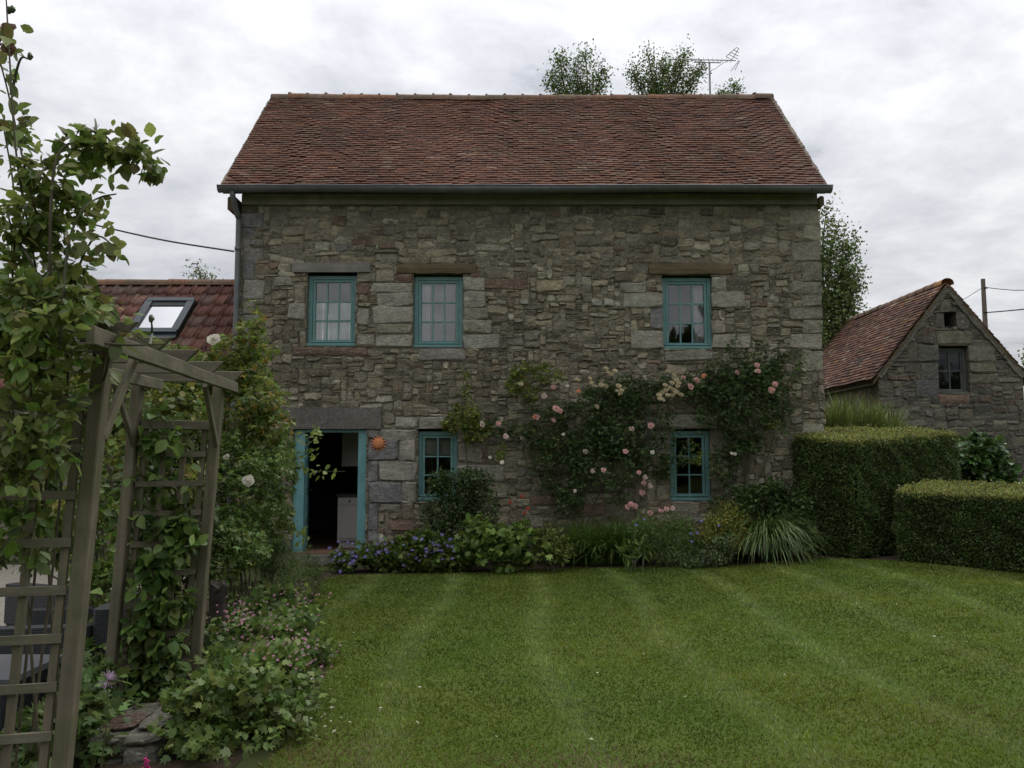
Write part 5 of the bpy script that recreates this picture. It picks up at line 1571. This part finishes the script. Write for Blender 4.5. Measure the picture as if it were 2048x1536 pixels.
plant('rounded_leaf_plant', 'grey green round leaved plant at the foot of the tall hedge', 'plant', [pb(*a, 11.5, .15) for a in ((1612,1065,14,22),(1600,1095,18,22))], 300, .075, [(0.11,0.145,0.08),(0.09,0.12,0.065)], OVATE, nst=4)
tg = plant('tall_wild_grass', 'pale green tall wild grass behind the tall hedge', 'grass', [pb(1715,845,60,20,14.5,.4)], 0, .1, G_LIME, nst=0, base=(at(1715,860,14.5).x, 14.5, .15))
for px in (1660, 1690, 1720, 1750, 1775): blades(tg, (at(px,860,14.5).x, 14.5, at(px,895,14.5).z), .24, 210, .98-.14*abs(px-1690)/60, .011, [(0.17,0.20,0.09),(0.14,0.175,0.07)], .25, 1.15)
plant('glossy_barn_bush', 'dark bush with large leaves between the hedges and the barn', 'bush', [pb(*a, 13.9, .5) for a in ((1965,905,46,40),(1940,930,40,40),(1990,930,34,40),(1960,960,60,30),(2005,960,30,26))], 2600, .12, [(0.055,0.098,0.038),(0.07,0.12,0.045),(0.045,0.08,0.034)], OVATE, nst=6, mat='gloss_leaf', stem_r=.02)

# ================================================================== rose arch
arch = empty('rose_arch', (-2.2, 4.5, 0), 'weathered timber rose arch with trellis sides in the left foreground', 'arch')
LEAN = .055
def A(x, y, z): return Vector((x + LEAN*z, y, z))
NRp, FRp, NLp, FLp = (-1.87, 3.50), (-2.085, 5.5), (-2.42, 3.36), (-2.53, 5.28)
PW = .064
TOP = 2.12
for p in (NRp, FRp, NLp, FLp):
    MB().bar(A(*p, -.05), A(*p, TOP-.02), PW, PW, up=(0,1,0), ch=.006).build('post', M['arch_post'], arch)
def arail(mb, p, q, w, h, up=(0,0,1), cut=0): mb.bar(p, q, w, h, up=up, ch=.004, cut=cut)
for a, b in ((NRp, FRp), (NLp, FLp)):
    p, q = A(*a, TOP-.045), A(*b, TOP-.045); d = (q-p).normalized()
    off = Vector((.062, 0, 0))
    mb = MB(); arail(mb, p-d*.3+off, p.lerp(q,.5)+off, .032, .074); mb.build('side_beam', M['arch_rail'], arch)
    mb = MB(); arail(mb, p.lerp(q,.5)+d*.002+off+Vector((0,0,-.004)), q+d*.22+off, .030, .070); mb.build('side_beam', M['arch_rail'], arch)
    for e_, s_ in ((p, 1), (q, -1)):
        mb = MB(); mb.bar(e_+Vector((0,0,-.40))+d*s_*.03, e_+d*s_*.36+Vector((0,0,-.03)), .028, .046, ch=.004); mb.build('brace', M['arch_post'], arch)
for y_, xr in ((3.60, -1.66), (4.07, -1.70), (4.55, -1.75), (5.13, -1.81), (5.74, -1.88)):
    mb = MB(); arail(mb, Vector((-2.95, y_-.05, TOP+.032)), Vector((xr, y_, TOP+.032)), .034, .076, cut=.075); mb.build('rafter', M['arch_rail'], arch)
def trellis(a, b, z0, step, cols, zt):
    a, b = Vector((*a, 0)), Vector((*b, 0))
    d = (b-a).normalized(); L = (b-a).length
    ar, br = a+d*.043, b-d*.043
    P2 = lambda f, z, dy=0: A(*(ar.lerp(br, f)[:2]), z)+Vector((0, dy, 0))
    mb = MB(); mb.bar(P2(0, zt, -.0), P2(1, zt, 0), .045, .06, ch=.004); mb.build('top_rail', M['arch_rail'], arch)
    z = zt-.19
    while z > z0:
        mb = MB(); mb.bar(P2(0, z, -.013), P2(1, z, -.013), .018, .036); mb.build('trellis_slat', M['arch_rail'], arch); z -= step
    for i in range(cols):
        f = (i+.35)/(cols-.3) if cols > 1 else .5
        f = .06 + .88*i/(cols-1)
        mb = MB(); mb.bar(P2(f, zt-.03, .006), P2(f, z+step-.02, .006), .034, .018, up=(0,1,0)); mb.build('trellis_upright', M['arch_post'], arch)
zt_far = at(360, 850, 5.4).z
trellis(FLp, FRp, .02, .192, 4, zt_far)
trellis(NLp, NRp, .02, .196, 4, zt_far+.02)
wire = MB().tube([at(330,1125,5.35), at(345,1210,5.3), at(310,1330,5.3)], .003, n=4)

# ---- low stone kerb wall at the foot of the arch
gw = empty('low_stone_wall', at(255, 1520, 4.5), 'short mortared stone wall end at the foot of the arch', 'wall')
wx0, wx1 = at(190,1500,4.62).x, at(335,1500,4.62).x
def rock(parent, c, d, col, r, name='stone', mat='stone'):
    V, F = [], []
    n, m = 8, 4
    for i in range(m+1):
        f = -1 + 2*i/m
        for k in range(n):
            a = 6.2832*k/n + .3
            sx = max(-1, min(1, 1.35*math.cos(a))); sy = max(-1, min(1, 1.35*math.sin(a)))
            s = (1-.16*abs(f)**3)*r.uniform(.93, 1.05)
            V.append((d[0]/2*sx*s, d[1]/2*sy*s, d[2]/2*f*r.uniform(.92, 1.05)))
    for i in range(m):
        for k in range(n): F.append((i*n+k, i*n+(k+1) % n, (i+1)*n+(k+1) % n, (i+1)*n+k))
    F += [tuple(range(n))[::-1], tuple(range(m*n, (m+1)*n))]
    return obj(name, mesh(name, V, F, M[mat], col), parent, c)
r9 = random.Random(9)
wyf = 4.42
for (x0, x1, z0, z1, dy, c) in ((0,.55,.0,.06,0,(0.15,0.14,0.11)),(.02,.50,.065,.16,.01,(0.13,0.082,0.058)),(.52,1,.0,.165,0,(0.17,0.16,0.13)),(0,.48,.17,.245,.02,(0.185,0.175,0.14)),(.5,1.0,.17,.24,.03,(0.16,0.15,0.12)),(.1,.56,.25,.285,.12,(0.12,0.08,0.06)),(.58,.95,.245,.29,.14,(0.16,0.15,0.12)),(.05,.5,.22,.27,.34,(0.15,0.14,0.11)),(.5,.95,.22,.275,.36,(0.14,0.13,0.1))):
    xa, xb = wx0+(wx1-wx0)*x0, wx0+(wx1-wx0)*x1
    z0, z1 = z0*.62-.03, z1*.62-.03
    rock(gw, ((xa+xb)/2, wyf+dy+.14, (z0+z1)/2), (xb-xa, .28, z1-z0), c, r9)
mb = MB(); mb.box((wx0+.03, wyf+.075, -.02), (wx1-.03, wyf+.62, .115)); mb.build('mortar_core', M['mortar'], gw)

# ---- patio furniture
def armchair(x, y, rot, label):
    t = empty('rattan_armchair', (x, y, 0), label, 'armchair', 'dark rattan armchairs on the patio')
    m = Matrix.Rotation(rot, 4, 'Z')
    def bx(name, a, b, mat, ch=.02):
        mb = MB(); mb.box(a, b, ch=ch)
        V = [m @ Vector(v) for v in mb.V]
        obj(name, mesh(name, V, mb.F, M[mat]), t, (x, y, 0))
    bx('seat_base', (-.36,-.36,.06), (.36,.36,.30), 'rattan'); bx('seat_cushion', (-.26,-.34,.302), (.26,.26,.40), 'cushion', .03)
    bx('backrest', (-.36,.262,.302), (.36,.38,.60), 'rattan'); bx('arm', (-.38,-.36,.302), (-.264,.258,.50), 'rattan'); bx('arm', (.264,-.36,.302), (.38,.258,.50), 'rattan')
    for sx in (-1, 1):
        for sy in (-1, 1): bx('foot', (sx*.3-.03, sy*.3-.03, 0), (sx*.3+.03, sy*.3+.03, .058), 'dark_metal', 0)
armchair(-3.05, 5.75, R(-80), 'dark rattan armchair with grey cushion seen through the near trellis')
armchair(-3.5, 6.75, R(160), 'dark rattan armchair half hidden behind the rose stems')
tb = empty('patio_table', (-3.25, 4.85, 0), 'low dark rattan table with pale grey top behind the near trellis', 'table')
mb = MB(); mb.box((-3.75, 4.55, .36), (-2.72, 5.12, .395), ch=.006); mb.build('table_top', M['cushion'], tb)
mb = MB(); mb.box((-3.70, 4.60, .02), (-2.78, 5.07, .358), ch=.01); mb.build('base', M['rattan'], tb)

# ================================================================== plants of the left foreground
def cane(parent, pts, r0=.009, r1=.004, mat='twig'):
    path = spline(pts, 6)
    MB().tube(path, r0, r1, n=6).build('cane', M[mat], parent)
    return path
ROSEL = [(0.155,0.190,0.070), (0.125,0.165,0.062), (0.195,0.222,0.088), (0.105,0.142,0.056)]
fr = empty('arch_rambler_rose', (-2.3, 3.5, 0), 'leafy rambling rose climbing the near side of the arch against the sky', 'climbing rose')
YR = 3.35
defs = [[(30,1536),(70,1150),(105,820),(75,560),(35,330),(20,130),(12,-10)], [(60,1500),(120,1000),(135,640),(90,480),(60,380),(15,180),(-10,90)], [(110,800),(100,520),(110,330),(150,280),(195,262),(225,285),(262,305),(300,300)],
        [(120,700),(135,500),(165,420),(200,395),(232,388)], [(130,700),(150,560),(190,475),(235,498)], [(80,1536),(40,1000),(20,700),(30,420),(5,240)], [(130,900),(200,780),(225,690),(250,660),(300,690)], [(120,1560),(95,1100),(60,750),(100,600),(180,590),(240,640)],
        [(110,620),(60,520),(25,460),(10,400)], [(190,265),(192,250),(190,238)], [(22,190),(40,120),(58,118)], [(35,240),(46,240),(60,245)], [(160,680),(250,690),(330,688)], [(300,690),(304,665),(303,640)]]
paths = [cane(fr, [at(px, py, YR+rnd.uniform(-.12,.12)+.40*sstep(700, 1050, py)) for px, py in d], .007, .003, 'green_stem' if i % 2 and d[0][1] < 1000 else 'twig') for i, d in enumerate(defs)]
# single leaves hung along the outer canes, on short stalks
lp, ld = [], []
def hang(path, f0, f1, n, rad):
    for _ in range(n):
        k = int((f0+(f1-f0)*rnd.random())*(len(path)-1))
        p = path[k]; d = Vector((rnd.gauss(0,1), rnd.gauss(0,.7), rnd.gauss(-.35,.8))).normalized()
        lp.append(p+d*rnd.uniform(.01, rad)); ld.append(tuple(d))
for i, f0, f1, n, rad in ((0,.25,1,52,.07),(1,.3,1,40,.08),(2,.25,1,78,.085),(3,.3,1,34,.06),(4,.35,1,30,.06),(5,.35,1,30,.08),(6,.3,1,22,.07),(7,.3,1,30,.08),(8,.1,1,14,.07),(10,.3,1,4,.02),(11,.3,1,3,.02),(12,.2,1,14,.06)):
    hang(paths[i], f0, f1, n, rad)
lp, ld = lp[:300], ld[:300]
leaf_objects(fr, lp, .066, ROSEL+[(0.20,0.21,0.08),(0.15,0.15,0.06),(0.12,0.10,0.05)], OVATE, dirs=ld, up=.5)
FB = [pb(*a[:4], YR+a[4], a[5], a[6]) for a in ((60,430,70,60,0,.16,1),(95,350,62,50,0,.14,1),(130,430,58,50,.1,.14,.9),(60,540,100,80,.1,.2,1),(140,520,60,50,.1,.15,.8),(50,660,90,80,.05,.2,1),(120,620,76,70,.15,.2,.9),(40,780,70,80,0,.2,.9),(95,740,60,60,.1,.18,.7),(30,900,60,70,.05,.2,.7),(30,250,36,50,0,.1,.7),(150,330,60,30,.05,.1,.7),(60,700,100,60,-.12,.12,1),(100,830,80,60,-.05,.12,.8),(150,600,60,40,-.1,.1,.7),(50,600,90,60,-.15,.1,.8),(170,700,50,40,-.05,.08,.5),(40,860,60,60,-.12,.1,.8),(30,950,50,50,-.1,.1,.7),(110,900,50,40,-.1,.1,.5),(90,660,90,50,-.2,.1,.8),(235,295,62,26,0,.08,1.5),(185,300,40,30,0,.08,1.0),(15,120,22,50,0,.06,.25),(190,420,34,26,.1,.1,.5),(170,620,60,40,.2,.15,.6),(225,500,24,14,.1,.06,.35),(300,325,32,30,0,.06,1.6),(150,290,40,26,0,.08,.8))]
foliage(fr, FB, 2900, .055, ROSEL, OVATE, clump=8, cr=.40)
FBd = [pb(*a[:4], YR+a[4], a[5]) for a in ((60,1060,60,70,.1,.15),(40,1000,50,60,.2,.15),(80,900,60,60,.3,.2),(150,820,50,60,.4,.2))]
foliage(fr, FBd, 420, .062, G_MID+[(0.09,0.11,0.035)], OVATE, name='lower_foliage')
for p in ((15,60),(5,85),(18,100)): bloom(fr, rose_mesh((0.17,0.10,0.06), p[0], 'withered_bloom'), at(*p, YR), .07, name='withered_bloom')
bud = lump_mesh(random.Random(3), 'rose_bud', M['leaf'], .012, (0.07,0.10,0.04), 1.4)
for p in ((18,20),(25,18),(303,637),(60,112)): obj('rose_bud', bud, fr, at(*p, YR))

# --- clematis on the far trellis
cl = empty('trellis_clematis', (-2.3, 5.45, 0), 'clematis climbing the far trellis panel of the arch', 'climber')
CB = [pb(*a[:4], 5.38, .12, a[4]) for a in ((320,880,70,40,.7),(300,960,60,50,.8),(310,1040,66,50,1),(300,1130,70,50,1),(330,1200,60,50,.9),(280,1260,56,50,.9),(310,1320,60,40,.9),(350,1100,50,40,.6),(370,1050,30,30,.5),(280,1350,50,40,.8),(340,1290,40,40,.5),(300,830,60,24,.6))]
foliage(cl, CB, 1500, .078, [(0.098,0.148,0.05),(0.078,0.122,0.044),(0.12,0.168,0.06),(0.06,0.095,0.038)], OVATE, clump=7, cr=.45, droop=.5)
for d in ([(300,1400),(330,1250),(310,1100),(340,950),(300,840)], [(320,1400),(290,1200),(330,1050),(300,900)], [(325,1390),(328,1200),(325,1120)]):
    cane(cl, [at(px, py, 5.42) for px, py in d], .006, .003)
leaf_objects(cl, [at(rnd.gauss(310,45), rnd.uniform(860,1360), 5.25+rnd.uniform(-.05,.08)) for _ in range(70)], .095, [(0.125,0.18,0.066),(0.145,0.20,0.075),(0.095,0.14,0.052)], OVATE, droop=.6)

# --- bushes behind the arch
plant('golden_rose_bush', 'tall rose bush with lime and orange young leaves beside the cottage corner', 'rose bush', [pb(*a[:4], 8.2, a[4], a[5]) for a in ((505,740,50,34,.25,.9),(460,740,40,30,.25,.8),(500,672,42,30,.22,.8),(470,700,34,34,.2,.8),(440,698,22,20,.15,.6),(530,700,28,26,.2,.7),(505,640,26,18,.15,.5),(450,770,70,50,.4,.9),(520,800,60,50,.4,.9),(470,850,76,60,.45,1),(545,850,44,50,.3,.8),(500,612,12,14,.08,.2),(400,760,60,40,.4,.8),(350,720,70,34,.4,.9),(290,740,50,34,.4,.7),(400,720,40,30,.3,.7))], 6400, .058,
      [(0.17,0.19,0.05),(0.13,0.165,0.05),(0.095,0.135,0.045),(0.30,0.16,0.05),(0.24,0.20,0.055)], TRIPLE, (5,6,6,1.1,1.4), nst=9, base=(-2.85, 8.3, 0), gs='twig')
gb = plant('white_rose_bush', 'dense green rose bush with white blooms between the arch and the door', 'rose bush', [pb(*a[:4], a[4], a[5], a[6]) for a in ((520,940,62,62,7.9,.4,1),(480,1000,60,70,7.7,.4,1),(540,1030,46,56,8.2,.4,1),(490,1090,60,50,7.5,.4,1),(450,920,50,60,7.8,.4,.9),(560,900,34,44,8.4,.3,.8),(460,1060,50,60,7.4,.4,.9),(560,960,34,50,8.4,.3,.8),(440,1130,40,50,7.2,.3,.7))], 8600, .048, [tuple(k*1.22 for k in c) for c in G_ROSE]+[(0.06,0.09,0.032)], TRIPLE, nst=12, base=(-2.45, 7.7, 0), clump=9, cr=.36, gs='twig')
for p, s in (((497,962),.135),((428,680),.14),((452,915),.05),((455,912),.04)): bloom(gb, RM['white'][0], at(*p, 7.3), s)
for d in ([(560,930),(600,935),(640,942),(690,943)], [(570,900),(600,870),(625,862),(640,866)], [(540,960),(590,920),(640,895)], [(560,1010),(590,1060),(615,1075)]):
    pth = cane(gb, [at(px, py, 8.6) for px, py in d], .005, .002, 'green_stem')
    pts = [pth[int(rnd.uniform(.3, 1)*(len(pth)-1))]+Vector((rnd.gauss(0,.03), rnd.gauss(0,.04), rnd.gauss(-.02,.04))) for _ in range(26)]
    leaf_objects(gb, pts, .072, [(0.17,0.21,0.075),(0.19,0.225,0.08),(0.135,0.175,0.065)], OVATE)
plant('lime_shrub', 'airy lime green shrub behind the top of the arch', 'shrub', [pb(*a[:4], a[4], a[5]) for a in ((150,620,90,40,6.6,.3),(230,680,60,40,6.6,.3),(330,800,80,40,6.8,.3),(390,830,40,40,6.8,.25),(210,800,50,50,6.5,.3),(120,760,60,50,6.5,.3),(250,900,40,50,6.5,.25),(400,960,30,50,6.8,.25),(90,1040,50,50,6.4,.25),(230,1050,34,60,6.4,.25))], 3600, .060, [(0.15,0.175,0.05),(0.12,0.155,0.048),(0.10,0.135,0.045),(0.19,0.17,0.05)], OVATE, nst=10, base=(-2.95, 6.6, 0), clump=9, gs='twig', stem_r=.010)
plant('shaded_shrub', 'dark leafy shrub filling the view through the arch', 'shrub', [pb(*a[:4], a[4], a[5]) for a in ((330,760,90,50,7.6,.4),(310,880,100,80,7.4,.4),(330,1000,90,80,7.3,.4),(340,1130,90,80,7.2,.35),(210,860,60,80,7.2,.35),(190,1000,60,80,7.0,.35),(215,1130,50,70,6.9,.3),(390,900,50,80,7.4,.3),(400,1060,40,80,7.2,.3),(200,740,70,50,7.4,.35),(360,1240,60,50,6.9,.3),(90,960,60,60,7.6,.4),(110,1080,60,60,7.4,.4),(20,1000,50,60,7.8,.4),(30,1110,40,40,7.6,.3))], 11500, .058, G_MID+G_DARK+[(0.10,0.115,0.03)], OVATE, (4,3,4,2,3,2,1.2), nst=14, base=(-2.9, 7.2, 0), clump=9, gs='twig', stem_r=.014)
sb = plant('bare_stemmed_shrub', 'leggy shrub with bare arching stems behind the near post', 'shrub', [pb(*a, 5.9, .25) for a in ((200,1000,50,60),(180,1120,50,60),(225,1180,40,60),(160,900,50,50))], 900, .062, G_MID, OVATE, nst=10, base=tuple(on_ground(195, 1330)), gs='twig', stem_r=.012)
M['stump_bark'] = plain_mat('stump_bark', (0.035, 0.028, 0.022), 0.95, 0, 0.4, 14, 0.9)
stump = empty('old_tree_stump', (at(432,1200,6.6).x, 6.6, 0), 'gnarled dark tree stump behind the right post of the arch', 'stump')
V, F = [], []; n = 11; rs = random.Random(14)
for i in range(7):
    rr = (.12,.085,.068,.062,.066,.07,.035)[i]; z = (0,.08,.22,.38,.50,.58,.60)[i]
    for k in range(n): V.append((WLOC[stump.name].x+rr*rs.uniform(.78,1.2)*math.cos(6.283*k/n)+.02*i/6, 6.6+rr*rs.uniform(.78,1.2)*math.sin(6.283*k/n), z+rs.uniform(-.02,.03)))
for i in range(6):
    for k in range(n): F.append((i*n+k, i*n+(k+1) % n, (i+1)*n+(k+1) % n, (i+1)*n+k))
F.append(tuple(range(6*n, 7*n)))
MB().add(V, F).build('trunk', M['stump_bark'], stump)

# --- border of pink geraniums
GER = [(0.098,0.142,0.050), (0.118,0.165,0.058), (0.080,0.118,0.044), (0.142,0.180,0.070)]
def gblob(px, py, rx, h, ry):
    """low mound standing on the ground at a picture point (its foot)"""
    p = on_ground(px, py)
    return (p.x, p.y, p.z+h*.35, rx, ry, h*.65)
pg = plant('pink_geranium', 'low mound of geraniums dotted with pink flowers along the lawn edge', 'flowers', [gblob(*a) for a in ((540,1330,.42,.42,.5),(590,1280,.30,.36,.4),(500,1280,.42,.42,.5),(560,1235,.36,.36,.45),(470,1340,.34,.42,.4),(600,1330,.26,.34,.35),(480,1220,.36,.36,.4))], 6500, .052, GER+G_DARK[:1], LOBED, nst=6, minz=.01, clump=10)
fp = flower_mesh((0.46,0.20,0.30), name='flower', eye=(0.4,0.2,0.3)); fp2 = flower_mesh((0.52,0.24,0.34), name='flower', eye=(0.4,0.3,0.3))
for i in range(190):
    px, py = rnd.choice([(rnd.gauss(540,55), rnd.gauss(1275,18)), (rnd.gauss(520,50), rnd.gauss(1220,18)), (rnd.gauss(600,34), rnd.gauss(1300,18)), (rnd.gauss(470,30), rnd.gauss(1225,16)), (rnd.gauss(600,30), rnd.gauss(1190,14))])
    g0 = on_ground(px, py)
    f = rnd.uniform(.70, .80)
    bloom(pg, (fp, fp2)[i % 2], Vector((g0.x*f, g0.y*f, EYE+(g0.z-EYE)*f)), .019, (0,-.5,.8), 'flower')
fg = plant('scalloped_geranium', 'big leafy geranium clump spilling onto the lawn in the foreground', 'plant', [gblob(*a) for a in ((480,1480,.36,.46,.36),(540,1440,.34,.46,.36),(430,1440,.32,.44,.34),(580,1400,.26,.40,.3),(500,1410,.36,.44,.36),(400,1500,.24,.40,.28),(560,1480,.22,.30,.24))], 5200, .048, GER, LOBED, nst=10, minz=.01, clump=10, droop=.1)
pts, outs = [], []
for i in range(260):
    px, py = rnd.choice([(rnd.gauss(490,55), rnd.gauss(1400,36)), (rnd.gauss(430,40), rnd.gauss(1425,34)), (rnd.gauss(560,36), rnd.gauss(1390,28)), (rnd.gauss(400,26), rnd.gauss(1490,20)), (rnd.gauss(480,50), rnd.gauss(1455,24))])
    Yl = 4.75 + (1440-min(1480, py))*.008
    p = at(px, py, Yl - rnd.uniform(0, .12))
    if p.z > .03: pts.append(p); outs.append((rnd.gauss(0,.5), -.6, .5))
leaf_objects(fg, pts, .055, GER+[(0.11,0.15,0.05)], LOBED, outs)
plant('door_side_plant', 'mixed green plants at the lawn edge in front of the doorstep', 'plant', [gblob(*a) for a in ((600,1190,.30,.52,.3),(560,1170,.34,.72,.35),(630,1185,.16,.32,.2),(520,1180,.3,.8,.35),(610,1150,.22,.50,.25))], 4000, .055, G_ROSE+[(0.06,0.07,0.05)], LANCE, nst=8, minz=.01)
plant('rosemary_bush', 'upright narrow leaved bush left of the doorway', 'bush', [pb(*a, 8.9, .25) for a in ((540,1080,34,40),(555,1120,36,34),(525,1110,34,40))], 2600, .06, [(0.065,0.095,0.05),(0.08,0.11,0.058)], LANCE, nst=8, up=.2, droop=-.9, base=(at(545,1150,8.9).x, 8.9, 0))
iv = plant('trailing_ground_ivy', 'dark leafy ground cover at the foot of the near post', 'plant', [gblob(*a) for a in ((60,1536,.28,.34,.3),(150,1520,.26,.42,.3),(200,1470,.24,.42,.3),(170,1420,.26,.42,.3),(120,1450,.3,.36,.3),(250,1400,.2,.42,.25),(300,1420,.2,.4,.2))], 2600, .066, [(0.065,0.10,0.042),(0.082,0.12,0.05),(0.10,0.142,0.062)], LOBED, nst=6, minz=.01)
al = empty('allium', (at(215,1460,4.3).x, 4.3, 0), 'fading mauve allium head in front of the trellis', 'flower')
ac = at(216, 1360, 4.3)
MB().tube(spline([(ac.x-.02,4.3,0), (ac.x,4.3,ac.z*.5), ac], 4), .004, .003, n=5).build('stem', M['green_stem'], al)
V, F, C = [], [], []
for k in range(90):
    d = Vector((rnd.gauss(0,1), rnd.gauss(0,1), rnd.gauss(0,1))).normalized(); s = d.cross(Vector((.3,.5,.8))).normalized()*.004
    tip = ac + d*rnd.uniform(.035,.052); b = len(V)
    V += [ac, tip-s, tip+d*.006, tip+s]; F.append((b,b+1,b+2,b+3)); C += [rnd.choice([(0.36,0.24,0.38),(0.30,0.25,0.22),(0.40,0.30,0.42)])]*4
mb = MB(); mb.V, mb.F, mb.C = [tuple(v) for v in V], F, C; mb.build('flower_head', M['petal'], al)
fx = empty('foxglove', (at(290,1536,4.05).x, 4.05, 0), 'magenta foxglove spike tip at the bottom edge', 'flower')
MB().tube([(WLOC[fx.name].x,4.05,0), at(292,1512,4.05)], .006, .003, n=5).build('stem', M['green_stem'], fx)
def bell():
    V, F, C = [], [], []; n = 8
    for i, (z, r_) in enumerate(((0,.10),(.3,.24),(.75,.28),(1.0,.40))):
        for k in range(n): V.append((r_*math.cos(6.283*k/n), r_*math.sin(6.283*k/n), z)); C.append((0.52,0.03,0.20) if i < 3 else (0.58,0.10,0.30))
    for i in range(3):
        for k in range(n): F.append((i*n+k, i*n+(k+1) % n, (i+1)*n+(k+1) % n, (i+1)*n+k))
    return mesh('bell', V, F, M['petal'], C, True)
bl = bell()
for k in range(11):
    p = at(292 - k*.6 + rnd.uniform(-3,3), 1514+k*4.2, 4.05-.012)
    o = obj('bell', bl, fx, p); a = rnd.uniform(-1.3, 1.3)
    o.rotation_euler = Vector((math.sin(a), -math.cos(a), -.45)).to_track_quat('Z', 'Y').to_euler(); s = .018+.002*k; o.scale = (s, s, s)

# --- fallen petals on the lawn
V, F, C = [], [], []
for k in range(70):
    px, py = (rnd.uniform(640,1950), rnd.uniform(1170,1500)) if k < 40 else (rnd.gauss(640,30), rnd.uniform(1330,1500))
    p = on_ground(px, py)+Vector((0,0,.034)); b = len(V); s = rnd.uniform(.008,.018); a = rnd.uniform(0, 6)
    for q in range(4): V.append(p+Vector((s*math.cos(a+q*1.57)*(1 if q % 2 else .6), s*math.sin(a+q*1.57)*(1 if q % 2 else .6), rnd.uniform(-.004,.008))))
    F.append((b,b+1,b+2,b+3)); C += [(0.55,0.52,0.40)]*4
mb = MB(); mb.V, mb.F, mb.C = [tuple(v) for v in V], F, C
o = mb.build('fallen_petals', M['petal'], None)
tag(o, 'pale fallen petals scattered on the lawn', 'petals', kind='stuff')
print('stones', nst, 'objects', len(bpy.data.objects))
